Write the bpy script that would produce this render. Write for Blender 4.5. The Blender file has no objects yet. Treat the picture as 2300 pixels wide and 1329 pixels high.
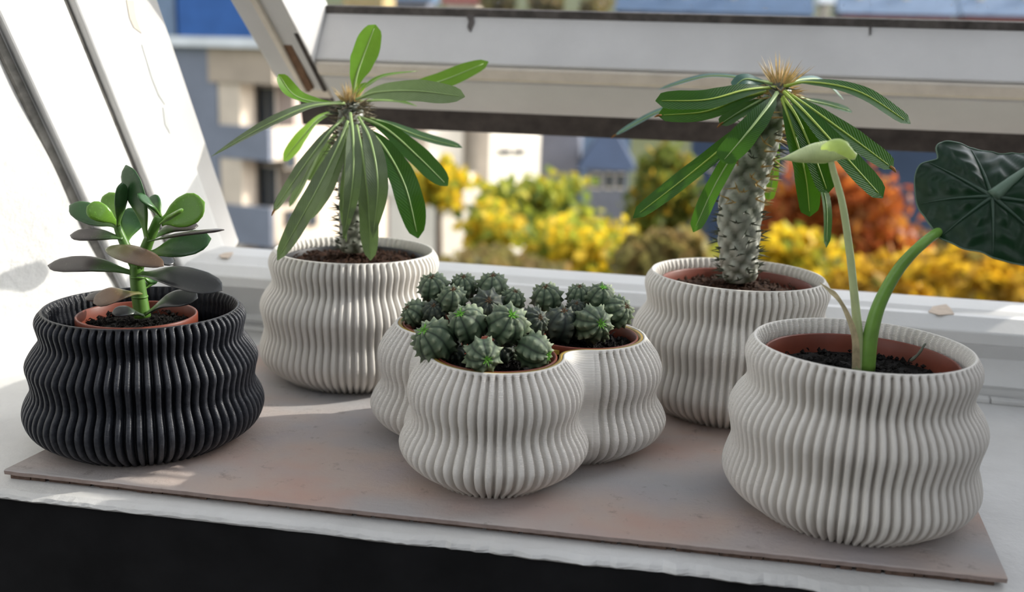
import bpy, bmesh, math, random
import numpy as np
from mathutils import Vector, Matrix

scene = bpy.context.scene
COL = scene.collection
R = math.radians
rng = random.Random(7)
nrg = np.random.default_rng(11)

# ------------------------------------------------------------------ camera
FPX, CX, CY = 2200.0, 1150.0, 664.5
CAM = np.array([0.0, 0.0, 0.26])
_h, _p, _r = R(9.3), R(12.66), R(2.0)
_f0 = np.array([-math.sin(_h), math.cos(_h), 0]); _r0 = np.array([math.cos(_h), math.sin(_h), 0]); _u0 = np.array([0, 0, 1.0])
FWD = _f0 * math.cos(_p) - _u0 * math.sin(_p)
_u = _u0 * math.cos(_p) + _f0 * math.sin(_p)
RGT = _r0 * math.cos(_r) + _u * math.sin(_r)
UPV = _u * math.cos(_r) - _r0 * math.sin(_r)

def ray(x, y): return RGT * (x - CX) / FPX - UPV * (y - CY) / FPX + FWD
def at(x, y, Y):
    d = ray(x, y); return CAM + d * ((Y - CAM[1]) / d[1])
def atz(x, y, z):
    d = ray(x, y); return CAM + d * ((z - CAM[2]) / d[2])
def mpp(p): return float((np.array(p) - CAM) @ FWD) / FPX      # metres per photo pixel at a point

cd = bpy.data.cameras.new('camera')
cd.sensor_fit = 'HORIZONTAL'; cd.sensor_width = 36.0; cd.lens = FPX / 2300.0 * 36.0
cd.clip_start = 0.02; cd.clip_end = 1000
cd.dof.use_dof = True; cd.dof.focus_distance = 0.66; cd.dof.aperture_fstop = 5.6
cam = bpy.data.objects.new('camera', cd); COL.objects.link(cam)
m = Matrix((RGT, UPV, -FWD)).transposed().to_4x4(); m.translation = Vector(CAM)
cam.matrix_world = m
scene.camera = cam

# ------------------------------------------------------------------ sky, sun, exposure
SUN_AZ, SUN_EL = R(25), R(27.5)          # azimuth measured from +X towards +Y (outdoors)
w = bpy.data.worlds.new('world'); scene.world = w; w.use_nodes = True
nt = w.node_tree; bg = nt.nodes['Background']
sky = nt.nodes.new('ShaderNodeTexSky'); sky.sky_type = 'NISHITA'; sky.sun_disc = False
sky.sun_elevation = SUN_EL; sky.sun_rotation = math.pi / 2 - SUN_AZ; sky.altitude = 100; sky.dust_density = 2.0
hs = nt.nodes.new('ShaderNodeHueSaturation'); hs.inputs['Saturation'].default_value = 0.22
nt.links.new(sky.outputs[0], hs.inputs['Color']); nt.links.new(hs.outputs[0], bg.inputs[0])
bg.inputs[1].default_value = 0.335
sd = bpy.data.lights.new('sun', 'SUN'); sd.energy = 3.6; sd.angle = R(0.6); sd.color = (1.0, 0.93, 0.82)
sun = bpy.data.objects.new('sun', sd); COL.objects.link(sun)
SUNV = Vector((math.cos(SUN_EL) * math.cos(SUN_AZ), math.cos(SUN_EL) * math.sin(SUN_AZ), math.sin(SUN_EL)))
sun.rotation_euler = SUNV.to_track_quat('Z', 'Y').to_euler(); sun.location = SUNV * 5
vs = scene.view_settings
vs.view_transform = 'Standard'; vs.look = 'None'; vs.exposure = 0.50; vs.gamma = 1.0; vs.use_curve_mapping = False

# ------------------------------------------------------------------ materials
MATS = {}
class NB:
    def __init__(s, name):
        s.m = bpy.data.materials.new(name); s.m.use_nodes = True; s.t = s.m.node_tree
        s.b = s.t.nodes['Principled BSDF']; s.out = s.t.nodes['Material Output']; MATS[name] = s.m
    def n(s, typ, **kw):
        x = s.t.nodes.new(typ)
        for k, v in kw.items():
            if k in x.inputs: x.inputs[k].default_value = v
            else: setattr(x, k, v)
        return x
    def l(s, a, b): s.t.links.new(a, b)
    def coord(s, kind='Object'): return s.n('ShaderNodeTexCoord').outputs[kind]
    def noise(s, scale, detail=4, rough=0.55, vec=None, stretch=None):
        v = vec or s.coord()
        if stretch:
            mp = s.n('ShaderNodeMapping'); mp.inputs['Scale'].default_value = stretch; s.l(v, mp.inputs[0]); v = mp.outputs[0]
        x = s.n('ShaderNodeTexNoise'); x.inputs['Scale'].default_value = scale; x.inputs['Detail'].default_value = detail; x.inputs['Roughness'].default_value = rough
        s.l(v, x.inputs['Vector']); return x.outputs['Fac']
    def ramp(s, fac, stops, interp='LINEAR'):
        x = s.n('ShaderNodeValToRGB'); cr = x.color_ramp; cr.interpolation = interp
        while len(cr.elements) < len(stops): cr.elements.new(0.5)
        for e, (p, c) in zip(cr.elements, stops):
            e.position = p; e.color = (*c, 1) if len(c) == 3 else c
        s.l(fac, x.inputs[0]); return x.outputs[0]
    def mix(s, fac, a, b, mode='MIX'):
        x = s.n('ShaderNodeMix', data_type='RGBA'); x.blend_type = mode
        for i, v in ((0, fac), (6, a), (7, b)):
            if hasattr(v, 'is_linked'): s.l(v, x.inputs[i])
            else: x.inputs[i].default_value = v if i == 0 else (*v, 1)
        return x.outputs[2]
    def bump(s, h, strength=0.3, dist=0.002, normal=None):
        x = s.n('ShaderNodeBump'); x.inputs['Strength'].default_value = strength; x.inputs['Distance'].default_value = dist
        s.l(h, x.inputs['Height'])
        if normal: s.l(normal, x.inputs['Normal'])
        s.l(x.outputs[0], s.b.inputs['Normal']); return x.outputs[0]
    def col(s, c):
        if hasattr(c, 'is_linked'): s.l(c, s.b.inputs['Base Color'])
        else: s.b.inputs['Base Color'].default_value = (*c, 1)
        return s
    def set(s, rough=0.5, spec=0.5, metal=0.0):
        s.b.inputs['Roughness'].default_value = rough; s.b.inputs['Specular IOR Level'].default_value = spec; s.b.inputs['Metallic'].default_value = metal; return s

def simple(name, c, rough=0.6, spec=0.4, var=0.0, scale=20):
    q = NB(name)
    if var:
        f = q.noise(scale)
        q.col(q.ramp(f, [(0.3, [x * (1 - var) for x in c]), (0.7, [min(1, x * (1 + var)) for x in c])]))
    else: q.col(c)
    q.set(rough, spec); return q.m

def print_mat(name, base, crest=None, rough=0.5, spec=0.4):
    q = NB(name)
    z = q.n('ShaderNodeSeparateXYZ'); q.l(q.coord(), z.inputs[0])
    mu = q.n('ShaderNodeMath', operation='MULTIPLY'); mu.inputs[1].default_value = 2 * math.pi / 0.0009; q.l(z.outputs[2], mu.inputs[0])
    sn = q.n('ShaderNodeMath', operation='SINE'); q.l(mu.outputs[0], sn.inputs[0])
    if crest:
        a = q.n('ShaderNodeAttribute'); a.attribute_name = 'rib'
        nz = q.noise(300, 3)
        mm = q.n('ShaderNodeMath', operation='MULTIPLY'); q.l(a.outputs['Fac'], mm.inputs[0]); q.l(nz, mm.inputs[1])
        q.col(q.mix(mm.outputs[0], base, crest))
        n1 = q.bump(nz, 0.35, 0.0008); q.bump(sn.outputs[0], 0.15, 0.0003, n1)
    else:
        f = q.noise(14, 3)
        q.col(q.ramp(f, [(0.3, [c * 0.95 for c in base]), (0.7, base)]))
        q.bump(sn.outputs[0], 0.35, 0.00035)
    q.set(rough, spec); return q.m

print_mat('white_print', (0.78, 0.745, 0.69), rough=0.55)
print_mat('black_print', (0.004, 0.005, 0.008), (0.06, 0.064, 0.076), rough=0.4, spec=0.3)
simple('terracotta', (0.17, 0.040, 0.022), 0.42, 0.4, 0.15, 60)
simple('black_plastic', (0.015, 0.015, 0.017), 0.45)
simple('gold_plastic', (0.36, 0.24, 0.045), 0.4, 0.5)

def soil_mat(name, a, b, c):
    q = NB(name); f = q.noise(420, 5, 0.7)
    q.col(q.ramp(f, [(0.3, a), (0.55, b), (0.75, c)])); q.set(0.75, 0.12); q.bump(f, 0.8, 0.002); return q.m
soil_mat('dark_soil', (0.003, 0.0025, 0.0025), (0.008, 0.007, 0.006), (0.04, 0.034, 0.03))
soil_mat('brown_soil', (0.012, 0.007, 0.005), (0.05, 0.024, 0.014), (0.14, 0.07, 0.04))

def paint(name, base, chip=(0.45, 0.33, 0.22), chips=0.67, stretch=(1, 1, 1), dirt=0.12, bump=0.25):
    q = NB(name)
    f = q.noise(9, 5, 0.6, stretch=stretch); g = q.noise(30, 6, 0.7, stretch=stretch); hsm = q.noise(140, 3)
    c = q.ramp(f, [(0.3, [x * (1 - dirt) for x in base]), (0.65, base)])
    k = q.ramp(g, [(chips, (0, 0, 0)), (chips + 0.02, (1, 1, 1))])
    c = q.mix(k, c, chip)
    q.col(c); q.set(0.5, 0.4)
    n1 = q.bump(hsm, bump * 0.6, 0.0006); q.bump(g, bump, 0.0015, n1); return q.m
paint('frame_paint', (0.74, 0.74, 0.73), chips=0.80)
paint('jamb_paint', (0.74, 0.74, 0.73), chips=0.78, stretch=(1, 1, 0.5))
paint('sash_paint', (0.58, 0.57, 0.56), (0.2, 0.15, 0.11), 0.80)
paint('sill_paint', (0.68, 0.675, 0.66), (0.3, 0.25, 0.2), 0.78, dirt=0.22, bump=1.0)
simple('bare_wood', (0.15, 0.085, 0.05), 0.75, 0.2, 0.4, 90)
simple('chip_tan', (0.60, 0.50, 0.41), 0.8, 0.2, 0.12, 90)
simple('old_putty', (0.10, 0.09, 0.085), 0.8, 0.2, 0.4, 80)
simple('dark_gap', (0.24, 0.23, 0.21), 0.9, 0.1, 0.4, 70)
simple('weather_strip', (0.05, 0.042, 0.038), 0.75, 0.25, 0.35, 60)
simple('flake_grey', (0.60, 0.61, 0.59), 0.7, 0.2)
simple('bead_cream', (0.62, 0.56, 0.48), 0.5, 0.4, 0.1, 40)
simple('shade_dark_wall', (0.012, 0.012, 0.013), 0.85, 0.15, 0.3, 25)  # near-black: shade under the sill is put into the wall colour
simple('room_floor', (0.16, 0.12, 0.09), 0.5, 0.3, 0.25, 6)
simple('room_plaster', (0.55, 0.54, 0.52), 0.9, 0.2)

q = NB('plaster'); f = q.noise(120, 5, 0.6); g = q.noise(14, 3)
q.col(q.ramp(g, [(0.3, (0.78, 0.78, 0.76)), (0.7, (0.84, 0.84, 0.82))])); q.set(0.9, 0.2)
n1 = q.bump(f, 0.5, 0.002); q.bump(g, 0.5, 0.006, n1)

q = NB('board_paper')
f = q.noise(7, 4, 0.55); g = q.noise(4.5, 3, 0.5, vec=None, stretch=(1, 1.7, 1)); fine = q.noise(60, 8, 0.75)
c1 = q.ramp(f, [(0.35, (0.62, 0.54, 0.53)), (0.5, (0.70, 0.565, 0.49)), (0.64, (0.73, 0.49, 0.40))])
c2 = q.ramp(g, [(0.4, (0, 0, 0)), (0.65, (1, 1, 1))])
c = q.mix(c2, c1, (0.57, 0.57, 0.58))
sp = q.ramp(fine, [(0.32, (0.70, 0.68, 0.66)), (0.42, (1, 1, 1))])
q.col(q.mix(1.0, c, sp, 'MULTIPLY')); q.set(0.7, 0.25)
vor = q.n('ShaderNodeTexVoronoi', feature='DISTANCE_TO_EDGE'); vor.inputs['Scale'].default_value = 16
nv = q.n('ShaderNodeTexNoise'); nv.inputs['Scale'].default_value = 9; nv.inputs['Detail'].default_value = 5; q.l(q.coord(), nv.inputs['Vector'])
vm = q.n('ShaderNodeVectorMath', operation='MULTIPLY_ADD'); vm.inputs[1].default_value = (0.16, 0.16, 0.16); q.l(nv.outputs['Color'], vm.inputs[0]); q.l(q.coord(), vm.inputs[2])
q.l(vm.outputs[0], vor.inputs['Vector'])
cr = q.ramp(vor.outputs['Distance'], [(0.0, (0, 0, 0)), (0.03, (1, 1, 1))])
wr = q.noise(34, 9, 0.85, stretch=(1, 1.6, 1))
n0 = q.bump(wr, 0.8, 0.005); n1 = q.bump(fine, 0.5, 0.0012, n0); q.bump(cr, 0.10, 0.001, n1)
simple('board_edge', (0.30, 0.235, 0.21), 0.8, 0.2, 0.15, 120)
simple('board_backing', (0.13, 0.085, 0.065), 0.85, 0.2, 0.4, 200)

q = NB('pane_glass')
tr = q.n('ShaderNodeBsdfTransparent'); tr.inputs[0].default_value = (0.95, 0.96, 0.97, 1)
gl = q.n('ShaderNodeBsdfGlossy'); gl.inputs['Roughness'].default_value = 0.02
df = q.n('ShaderNodeBsdfDiffuse'); df.inputs[0].default_value = (0.7, 0.72, 0.75, 1)
fc = q.n('ShaderNodeLayerWeight'); pw = q.n('ShaderNodeMath', operation='POWER'); pw.inputs[1].default_value = 5.0; q.l(fc.outputs['Facing'], pw.inputs[0])
lw = q.n('ShaderNodeMath', operation='MULTIPLY_ADD'); lw.inputs[1].default_value = 0.6; lw.inputs[2].default_value = 0.03; q.l(pw.outputs[0], lw.inputs[0])
m1 = q.n('ShaderNodeMixShader'); q.l(lw.outputs[0], m1.inputs[0]); q.l(tr.outputs[0], m1.inputs[1]); q.l(gl.outputs[0], m1.inputs[2])
sp = q.ramp(q.noise(160, 2), [(0.68, (0.03, 0.03, 0.03)), (0.74, (0.35, 0.35, 0.35))])
m2 = q.n('ShaderNodeMixShader'); q.l(sp, m2.inputs[0]); q.l(m1.outputs[0], m2.inputs[1]); q.l(df.outputs[0], m2.inputs[2])
q.l(m2.outputs[0], q.out.inputs[0])

def leaf_mat(name, top, under, trans, tfac=0.3, rough=0.35, spec=0.5, vein=0.12):
    q = NB(name)
    geo = q.n('ShaderNodeNewGeometry')
    ob = q.n('ShaderNodeObjectInfo')
    uv = q.n('ShaderNodeUVMap'); sx = q.n('ShaderNodeSeparateXYZ'); q.l(uv.outputs[0], sx.inputs[0])
    wv = q.n('ShaderNodeTexWave', wave_type='BANDS', bands_direction='Y'); wv.inputs['Scale'].default_value = 11; wv.inputs['Distortion'].default_value = 0.6
    q.l(uv.outputs[0], wv.inputs['Vector'])
    nz = q.noise(120, 4)
    t2 = q.mix(ob.outputs['Random'], top, [c * 1.35 for c in top])
    c = q.mix(geo.outputs['Backfacing'], t2, under)
    sh = q.ramp(nz, [(0.3, (0.8, 0.8, 0.8)), (0.7, (1.1, 1.1, 1.1))]); c = q.mix(1.0, c, sh, 'MULTIPLY')
    q.col(c); q.set(rough, spec)
    n1 = q.bump(wv.outputs['Fac'], vein, 0.0008); q.bump(nz, 0.15, 0.0006, n1)
    tl = q.n('ShaderNodeBsdfTranslucent'); tl.inputs[0].default_value = (*trans, 1)
    mx = q.n('ShaderNodeMixShader'); mx.inputs[0].default_value = tfac
    q.l(q.b.outputs[0], mx.inputs[1]); q.l(tl.outputs[0], mx.inputs[2]); q.l(mx.outputs[0], q.out.inputs[0]); return q.m
leaf_mat('leaf_grey_green', (0.115, 0.142, 0.092), (0.15, 0.18, 0.12), (0.20, 0.36, 0.06), 0.2, 0.34, 0.32)  # grey-green leaves, with a grey sheen of room light put into the colour
leaf_mat('leaf_fresh', (0.07, 0.17, 0.02), (0.15, 0.28, 0.06), (0.30, 0.55, 0.04), 0.36, 0.3, 0.25)
leaf_mat('leaf_dark_gloss', (0.011, 0.040, 0.009), (0.06, 0.12, 0.05), (0.16, 0.45, 0.02), 0.26, 0.24, 0.20, 0.22)
leaf_mat('leaf_blue_green', (0.05, 0.12, 0.10), (0.10, 0.18, 0.17), (0.08, 0.22, 0.08), 0.15, 0.3, 0.6)
leaf_mat('shield_leaf', (0.006, 0.022, 0.011), (0.03, 0.06, 0.035), (0.03, 0.10, 0.02), 0.10, 0.36, 0.25, 0.0)
leaf_mat('young_leaf', (0.60, 0.68, 0.37), (0.58, 0.66, 0.40), (0.62, 0.72, 0.30), 0.3, 0.4, 0.4, 0.2)
leaf_mat('young_fold', (0.45, 0.60, 0.16), (0.5, 0.62, 0.2), (0.6, 0.75, 0.15), 0.35, 0.35, 0.4, 0.1)
simple('midrib_pale', (0.30, 0.42, 0.16), 0.4, 0.4)
simple('midrib_yellow', (0.36, 0.48, 0.08), 0.4, 0.4)
simple('tip_brown', (0.30, 0.14, 0.04), 0.7, 0.2)
simple('vein_dark', (0.035, 0.07, 0.045), 0.45, 0.4)
simple('vein_pale', (0.10, 0.16, 0.11), 0.45, 0.4)

def trunk_mat():
    q = NB('trunk_skin'); a = q.n('ShaderNodeAttribute'); a.attribute_name = 'tub'
    n = q.noise(160, 5, 0.7); nn = q.noise(60, 3)
    c = q.ramp(n, [(0.3, (0.025, 0.032, 0.018)), (0.55, (0.075, 0.082, 0.05)), (0.75, (0.26, 0.26, 0.21))])
    c2 = q.mix(a.outputs['Fac'], c, (0.50, 0.51, 0.44))
    q.col(c2); q.set(0.36, 0.6); q.bump(n, 0.5, 0.0012)
trunk_mat()
def attr_mat(name, c0, c1, at_='tub', rough=0.45, spec=0.45, scale=180):
    q = NB(name); a = q.n('ShaderNodeAttribute'); a.attribute_name = at_
    n = q.noise(scale, 4, 0.65); ob = q.n('ShaderNodeObjectInfo')
    c = q.ramp(a.outputs['Fac'], [(0.0, [x * .22 for x in c0]), (0.14, c0), (0.5, [(x + y) / 2 for x, y in zip(c0, c1)]), (0.8, c1), (1.0, (0.30, 0.22, 0.14))])  # groove shade and ridge highlights are put into the colour
    v = q.ramp(n, [(0.3, (0.7, 0.7, 0.7)), (0.7, (1.25, 1.25, 1.25))])
    q.col(q.mix(1.0, c, v, 'MULTIPLY')); q.set(rough, spec); q.bump(n, 0.35, 0.001); return q.m
attr_mat('head_green', (0.050, 0.088, 0.045), (0.32, 0.38, 0.24), scale=90)
attr_mat('head_dull', (0.022, 0.038, 0.028), (0.13, 0.15, 0.10), scale=90)
simple('tip_bright', (0.16, 0.42, 0.05), 0.4, 0.4)
simple('tip_dry', (0.16, 0.10, 0.06), 0.8, 0.2)
simple('spine_straw', (0.48, 0.33, 0.13), 0.5, 0.4, 0.3, 300)
simple('spine_crown', (0.62, 0.46, 0.22), 0.5, 0.4, 0.3, 300)
simple('spine_grey', (0.20, 0.16, 0.11), 0.5, 0.4, 0.4, 300)
simple('spine_dark', (0.09, 0.10, 0.07), 0.5, 0.4, 0.4, 300)

def jade_mat(name, a, b, rough=0.3):
    q = NB(name); uv = q.n('ShaderNodeUVMap'); sx = q.n('ShaderNodeSeparateXYZ'); q.l(uv.outputs[0], sx.inputs[0])
    n = q.noise(70, 4); n3 = q.noise(700, 2)
    ad = q.n('ShaderNodeMath', operation='ADD'); q.l(sx.outputs[1], ad.inputs[0])
    ms = q.n('ShaderNodeMath', operation='MULTIPLY_ADD'); ms.inputs[1].default_value = 0.5; ms.inputs[2].default_value = -0.25; q.l(n, ms.inputs[0]); q.l(ms.outputs[0], ad.inputs[1])
    c = q.ramp(ad.outputs[0], [(0.1, a), (0.55, b)]); sp = q.ramp(n3, [(0.62, (1, 1, 1)), (0.72, (1.5, 1.5, 1.5))])
    q.col(q.mix(1.0, c, sp, 'MULTIPLY')); q.set(rough, 0.5); q.bump(n3, 0.06, 0.0005)
    q.b.inputs['Subsurface Weight'].default_value = 0.08; q.b.inputs['Subsurface Radius'].default_value = (0.004, 0.006, 0.002); q.b.inputs['Subsurface Scale'].default_value = 0.5
jade_mat('jade_green', (0.10, 0.22, 0.03), (0.035, 0.10, 0.03))
jade_mat('jade_bright', (0.16, 0.32, 0.04), (0.13, 0.28, 0.03))
jade_mat('jade_grey', (0.07, 0.15, 0.035), (0.062, 0.052, 0.048))
jade_mat('jade_dark', (0.05, 0.10, 0.03), (0.030, 0.032, 0.034))
jade_mat('jade_brown', (0.14, 0.15, 0.045), (0.125, 0.08, 0.052))
simple('jade_stem', (0.085, 0.19, 0.03), 0.42, 0.4, 0.25, 80)
simple('stalk_pale', (0.48, 0.56, 0.28), 0.38, 0.45, 0.12, 60)
simple('stalk_green', (0.16, 0.32, 0.055), 0.38, 0.45, 0.15, 60)
simple('dry_sheath', (0.50, 0.43, 0.26), 0.7, 0.2, 0.3, 120)

# outdoors
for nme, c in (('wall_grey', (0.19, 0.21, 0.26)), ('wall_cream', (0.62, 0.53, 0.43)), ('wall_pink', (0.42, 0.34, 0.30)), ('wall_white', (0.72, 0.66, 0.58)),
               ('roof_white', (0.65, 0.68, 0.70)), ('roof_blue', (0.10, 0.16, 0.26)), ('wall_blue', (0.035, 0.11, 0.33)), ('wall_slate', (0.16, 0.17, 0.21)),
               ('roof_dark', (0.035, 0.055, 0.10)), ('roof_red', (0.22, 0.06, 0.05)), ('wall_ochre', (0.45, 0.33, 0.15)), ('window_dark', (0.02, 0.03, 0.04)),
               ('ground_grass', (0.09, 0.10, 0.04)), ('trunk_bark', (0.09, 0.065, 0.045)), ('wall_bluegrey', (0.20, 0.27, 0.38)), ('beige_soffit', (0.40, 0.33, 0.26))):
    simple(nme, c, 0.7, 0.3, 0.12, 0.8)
def foliage(name, stops):
    q = NB(name); g = q.n('ShaderNodeNewGeometry')
    c = q.ramp(g.outputs['Random Per Island'], stops); q.col(c); q.set(0.6, 0.3)
    tl = q.n('ShaderNodeBsdfTranslucent'); q.l(c, tl.inputs[0])
    mx = q.n('ShaderNodeMixShader'); mx.inputs[0].default_value = 0.5
    q.l(q.b.outputs[0], mx.inputs[1]); q.l(tl.outputs[0], mx.inputs[2]); q.l(mx.outputs[0], q.out.inputs[0])
foliage('foliage_yellow', [(0.0, (0.62, 0.40, 0.02)), (0.45, (0.72, 0.52, 0.03)), (0.75, (0.38, 0.40, 0.04)), (1.0, (0.14, 0.20, 0.03))])
foliage('foliage_yellowgreen', [(0.0, (0.55, 0.42, 0.03)), (0.35, (0.40, 0.42, 0.05)), (0.7, (0.22, 0.28, 0.05)), (1.0, (0.10, 0.14, 0.03))])
foliage('foliage_green', [(0.0, (0.30, 0.26, 0.03)), (0.3, (0.16, 0.19, 0.03)), (0.8, (0.08, 0.11, 0.025)), (1.0, (0.55, 0.32, 0.02))])
foliage('foliage_red', [(0.0, (0.42, 0.12, 0.02)), (0.5, (0.30, 0.07, 0.02)), (0.8, (0.50, 0.20, 0.03)), (1.0, (0.14, 0.05, 0.03))])
foliage('foliage_brown', [(0.0, (0.26, 0.17, 0.06)), (0.5, (0.18, 0.15, 0.05)), (0.8, (0.30, 0.26, 0.08)), (1.0, (0.08, 0.08, 0.03))])
foliage('foliage_gold', [(0.0, (0.70, 0.44, 0.02)), (0.5, (0.62, 0.36, 0.03)), (0.8, (0.40, 0.24, 0.04)), (1.0, (0.15, 0.14, 0.03))])

# ------------------------------------------------------------------ helpers
def tag(o, label=None, cat=None, group=None, kind=None):
    if label: o['label'] = label
    if cat: o['category'] = cat
    if group: o['group'] = group
    if kind: o['kind'] = kind
    return o
def empty(name, loc=(0, 0, 0)):
    o = bpy.data.objects.new(name, None); COL.objects.link(o); o.location = Vector([float(c) for c in loc]); o.empty_display_size = 0.01; return o
def link(name, me, mat=None, parent=None, smooth=True):
    o = bpy.data.objects.new(name, me); COL.objects.link(o)
    if mat:
        for mt in (mat if isinstance(mat, (list, tuple)) else [mat]): me.materials.append(MATS[mt])
    if smooth and len(me.polygons): me.polygons.foreach_set('use_smooth', [True] * len(me.polygons))
    if parent is not None: set_parent(o, parent)
    return o
def wloc(p):
    v = Vector(p.location)
    while p.parent: p = p.parent; v += p.location
    return v
def set_parent(o, p):                       # mesh data are in world coordinates; parents only carry translations
    o.parent = p; o.location = Vector(o.location) - wloc(p)
def mesh(name, V, F, mat=None, parent=None, smooth=True, attr=None, uv=None):
    me = bpy.data.meshes.new(name)
    me.from_pydata([tuple(map(float, v)) for v in V], [], F)
    if attr:
        a = me.attributes.new(attr[0], 'FLOAT', 'POINT'); a.data.foreach_set('value', np.asarray(attr[1], dtype=np.float32))
    if uv is not None:
        ul = me.uv_layers.new(name='UVMap'); li = np.empty(len(me.loops), dtype=np.int32); me.loops.foreach_get('vertex_index', li)
        ul.data.foreach_set('uv', np.asarray(uv, dtype=np.float32)[li].ravel())
    me.update()
    return link(name, me, mat, parent, smooth)
def anchored(o, base):                       # give an object an origin at its base
    b = Vector([float(c) for c in base]); o.data.transform(Matrix.Translation(-b)); o.location = b; return o
def gridfaces(nu, nv, closed_u=True, closed_v=False):
    F = []
    for j in range(nv if closed_v else nv - 1):
        for i in range(nu if closed_u else nu - 1):
            a = j * nu + i; b = j * nu + (i + 1) % nu; c = ((j + 1) % nv) * nu + (i + 1) % nu; d = ((j + 1) % nv) * nu + i
            F.append((a, b, c, d))
    return F
class MB:
    def __init__(s): s.V = []; s.F = []
    def add(s, V, F):
        n = len(s.V); s.V += [tuple(map(float, v)) for v in V]; s.F += [tuple(i + n for i in f) for f in F]; return s
    def box(s, lo, hi, M=None, jit=0):
        x0, y0, z0 = lo; x1, y1, z1 = hi
        V = [(x0, y0, z0), (x1, y0, z0), (x1, y1, z0), (x0, y1, z0), (x0, y0, z1), (x1, y0, z1), (x1, y1, z1), (x0, y1, z1)]
        if M is not None: V = [M @ Vector(v) for v in V]
        return s.add(V, [(0, 3, 2, 1), (4, 5, 6, 7), (0, 1, 5, 4), (1, 2, 6, 5), (2, 3, 7, 6), (3, 0, 4, 7)])
    def hexa(s, V):      # 8 corners, same order as box
        return s.add(V, [(0, 3, 2, 1), (4, 5, 6, 7), (0, 1, 5, 4), (1, 2, 6, 5), (2, 3, 7, 6), (3, 0, 4, 7)])
    def tube(s, pts, rad, n=8, cap=True):
        pts = [np.array(p, float) for p in pts]; k = len(pts); V = []
        t = pts[1] - pts[0]; t /= np.linalg.norm(t) + 1e-12
        ref = np.array([0, 0, 1.0]) if abs(t[2]) < 0.9 else np.array([1.0, 0, 0])
        a = np.cross(t, ref); a /= np.linalg.norm(a)
        for i in range(k):
            t = pts[min(i + 1, k - 1)] - pts[max(i - 1, 0)]; t /= np.linalg.norm(t) + 1e-12
            a = a - t * (a @ t); a /= np.linalg.norm(a) + 1e-12; b = np.cross(t, a)
            r = rad[i] if hasattr(rad, '__len__') else rad
            for j in range(n):
                th = 2 * math.pi * j / n; V.append(pts[i] + (a * math.cos(th) + b * math.sin(th)) * r)
        F = gridfaces(n, k)
        if cap: F += [tuple(range(n - 1, -1, -1)), tuple(range((k - 1) * n, k * n))]
        return s.add(V, F)
    def cone(s, p, d, r, n=4):
        p = np.array(p, float); d = np.array(d, float); t = d / np.linalg.norm(d)
        ref = np.array([0, 0, 1.0]) if abs(t[2]) < 0.9 else np.array([1.0, 0, 0])
        a = np.cross(t, ref); a /= np.linalg.norm(a); b = np.cross(t, a)
        V = [p + (a * math.cos(2 * math.pi * j / n) + b * math.sin(2 * math.pi * j / n)) * r for j in range(n)] + [p + d]
        return s.add(V, [(j, (j + 1) % n, n) for j in range(n)])
    def build(s, name, mat, parent=None, smooth=False): return mesh(name, s.V, s.F, mat, parent, smooth)
def bez(P, n):
    """smooth curve through the given points (Catmull-Rom), n samples"""
    P = [np.array(p, float) for p in P]
    if len(P) == 2: return [P[0] + (P[1] - P[0]) * i / (n - 1) for i in range(n)]
    Q = [2 * P[0] - P[1]] + P + [2 * P[-1] - P[-2]]; out = []
    for i in range(n):
        u = i / (n - 1) * (len(P) - 1); k = min(int(u), len(P) - 2); t = u - k
        a, b, c, d = Q[k], Q[k + 1], Q[k + 2], Q[k + 3]
        out.append(0.5 * (2 * b + (c - a) * t + (2 * a - 5 * b + 4 * c - d) * t * t + (3 * b - a - 3 * c + d) * t ** 3))
    return out
def unit(v): v = np.array(v, float); return v / (np.linalg.norm(v) + 1e-12)
def bevel(o, wd, seg=2):
    md = o.modifiers.new('bevel', 'BEVEL'); md.width = wd; md.segments = seg; md.limit_method = 'ANGLE'; md.angle_limit = R(40); return o

SILL = -0.0065
# ------------------------------------------------------------------ the setting: sill, walls, window
ZS = SILL
def rough_slab(name, x0, x1, y0, y1, ztop, zbot, mat, nx=700, amp=0.0010):
    """a slab with an uneven worn front edge"""
    rr = random.Random(3); V = []; ys = [0, 0.0015, 0.004]; rows = []
    xs = [x0 + (x1 - x0) * i / nx for i in range(nx + 1)]
    off = []; v = 0
    for i in xs: v = v * 0.82 + rr.uniform(-1, 1) * amp * (2.2 if 0.45 < (i - x0) / (x1 - x0) < 0.56 else 0.8); off.append(v)
    for k, (dy, dz) in enumerate(((0.0005, zbot - ztop), (0.0, -0.003), (0.0015, -0.0012), (0.006, 0.0), (y1 - y0, 0.0), (y1 - y0, zbot - ztop))):
        for i, x in enumerate(xs):
            o = off[i] if k in (1, 2, 3) else (off[i] * 0.5 if k == 0 else 0)
            V.append((x, y0 + dy + o, ztop + dz + (rr.uniform(-1, 0.3) * 0.0006 if k in (1, 2) else 0)))
    F = [];  n = nx + 1
    for k in range(5):
        for i in range(nx): F.append((k * n + i, k * n + i + 1, (k + 1) * n + i + 1, (k + 1) * n + i))
    return mesh(name, V, F, mat, None, False)
sf0, sf1 = atz(0, 1106, ZS), atz(1900, 1329, ZS)
tag(rough_slab('trim_1', -1.3, 1.3, 0.5133, 1.0, ZS, ZS - 0.0045, 'sill_paint'), kind='structure')
SFY = 0.5133
b = MB().box((-1.3, SFY + 0.002, -0.95), (1.3, SFY + 0.06, ZS - 0.0045)); tag(b.build('wall_front', 'shade_dark_wall'), kind='structure')
b = MB().box((-1.6, -2.2, -1.0), (1.6, SFY + 0.06, -0.95)); tag(b.build('floor', 'room_floor'), kind='structure')
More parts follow.
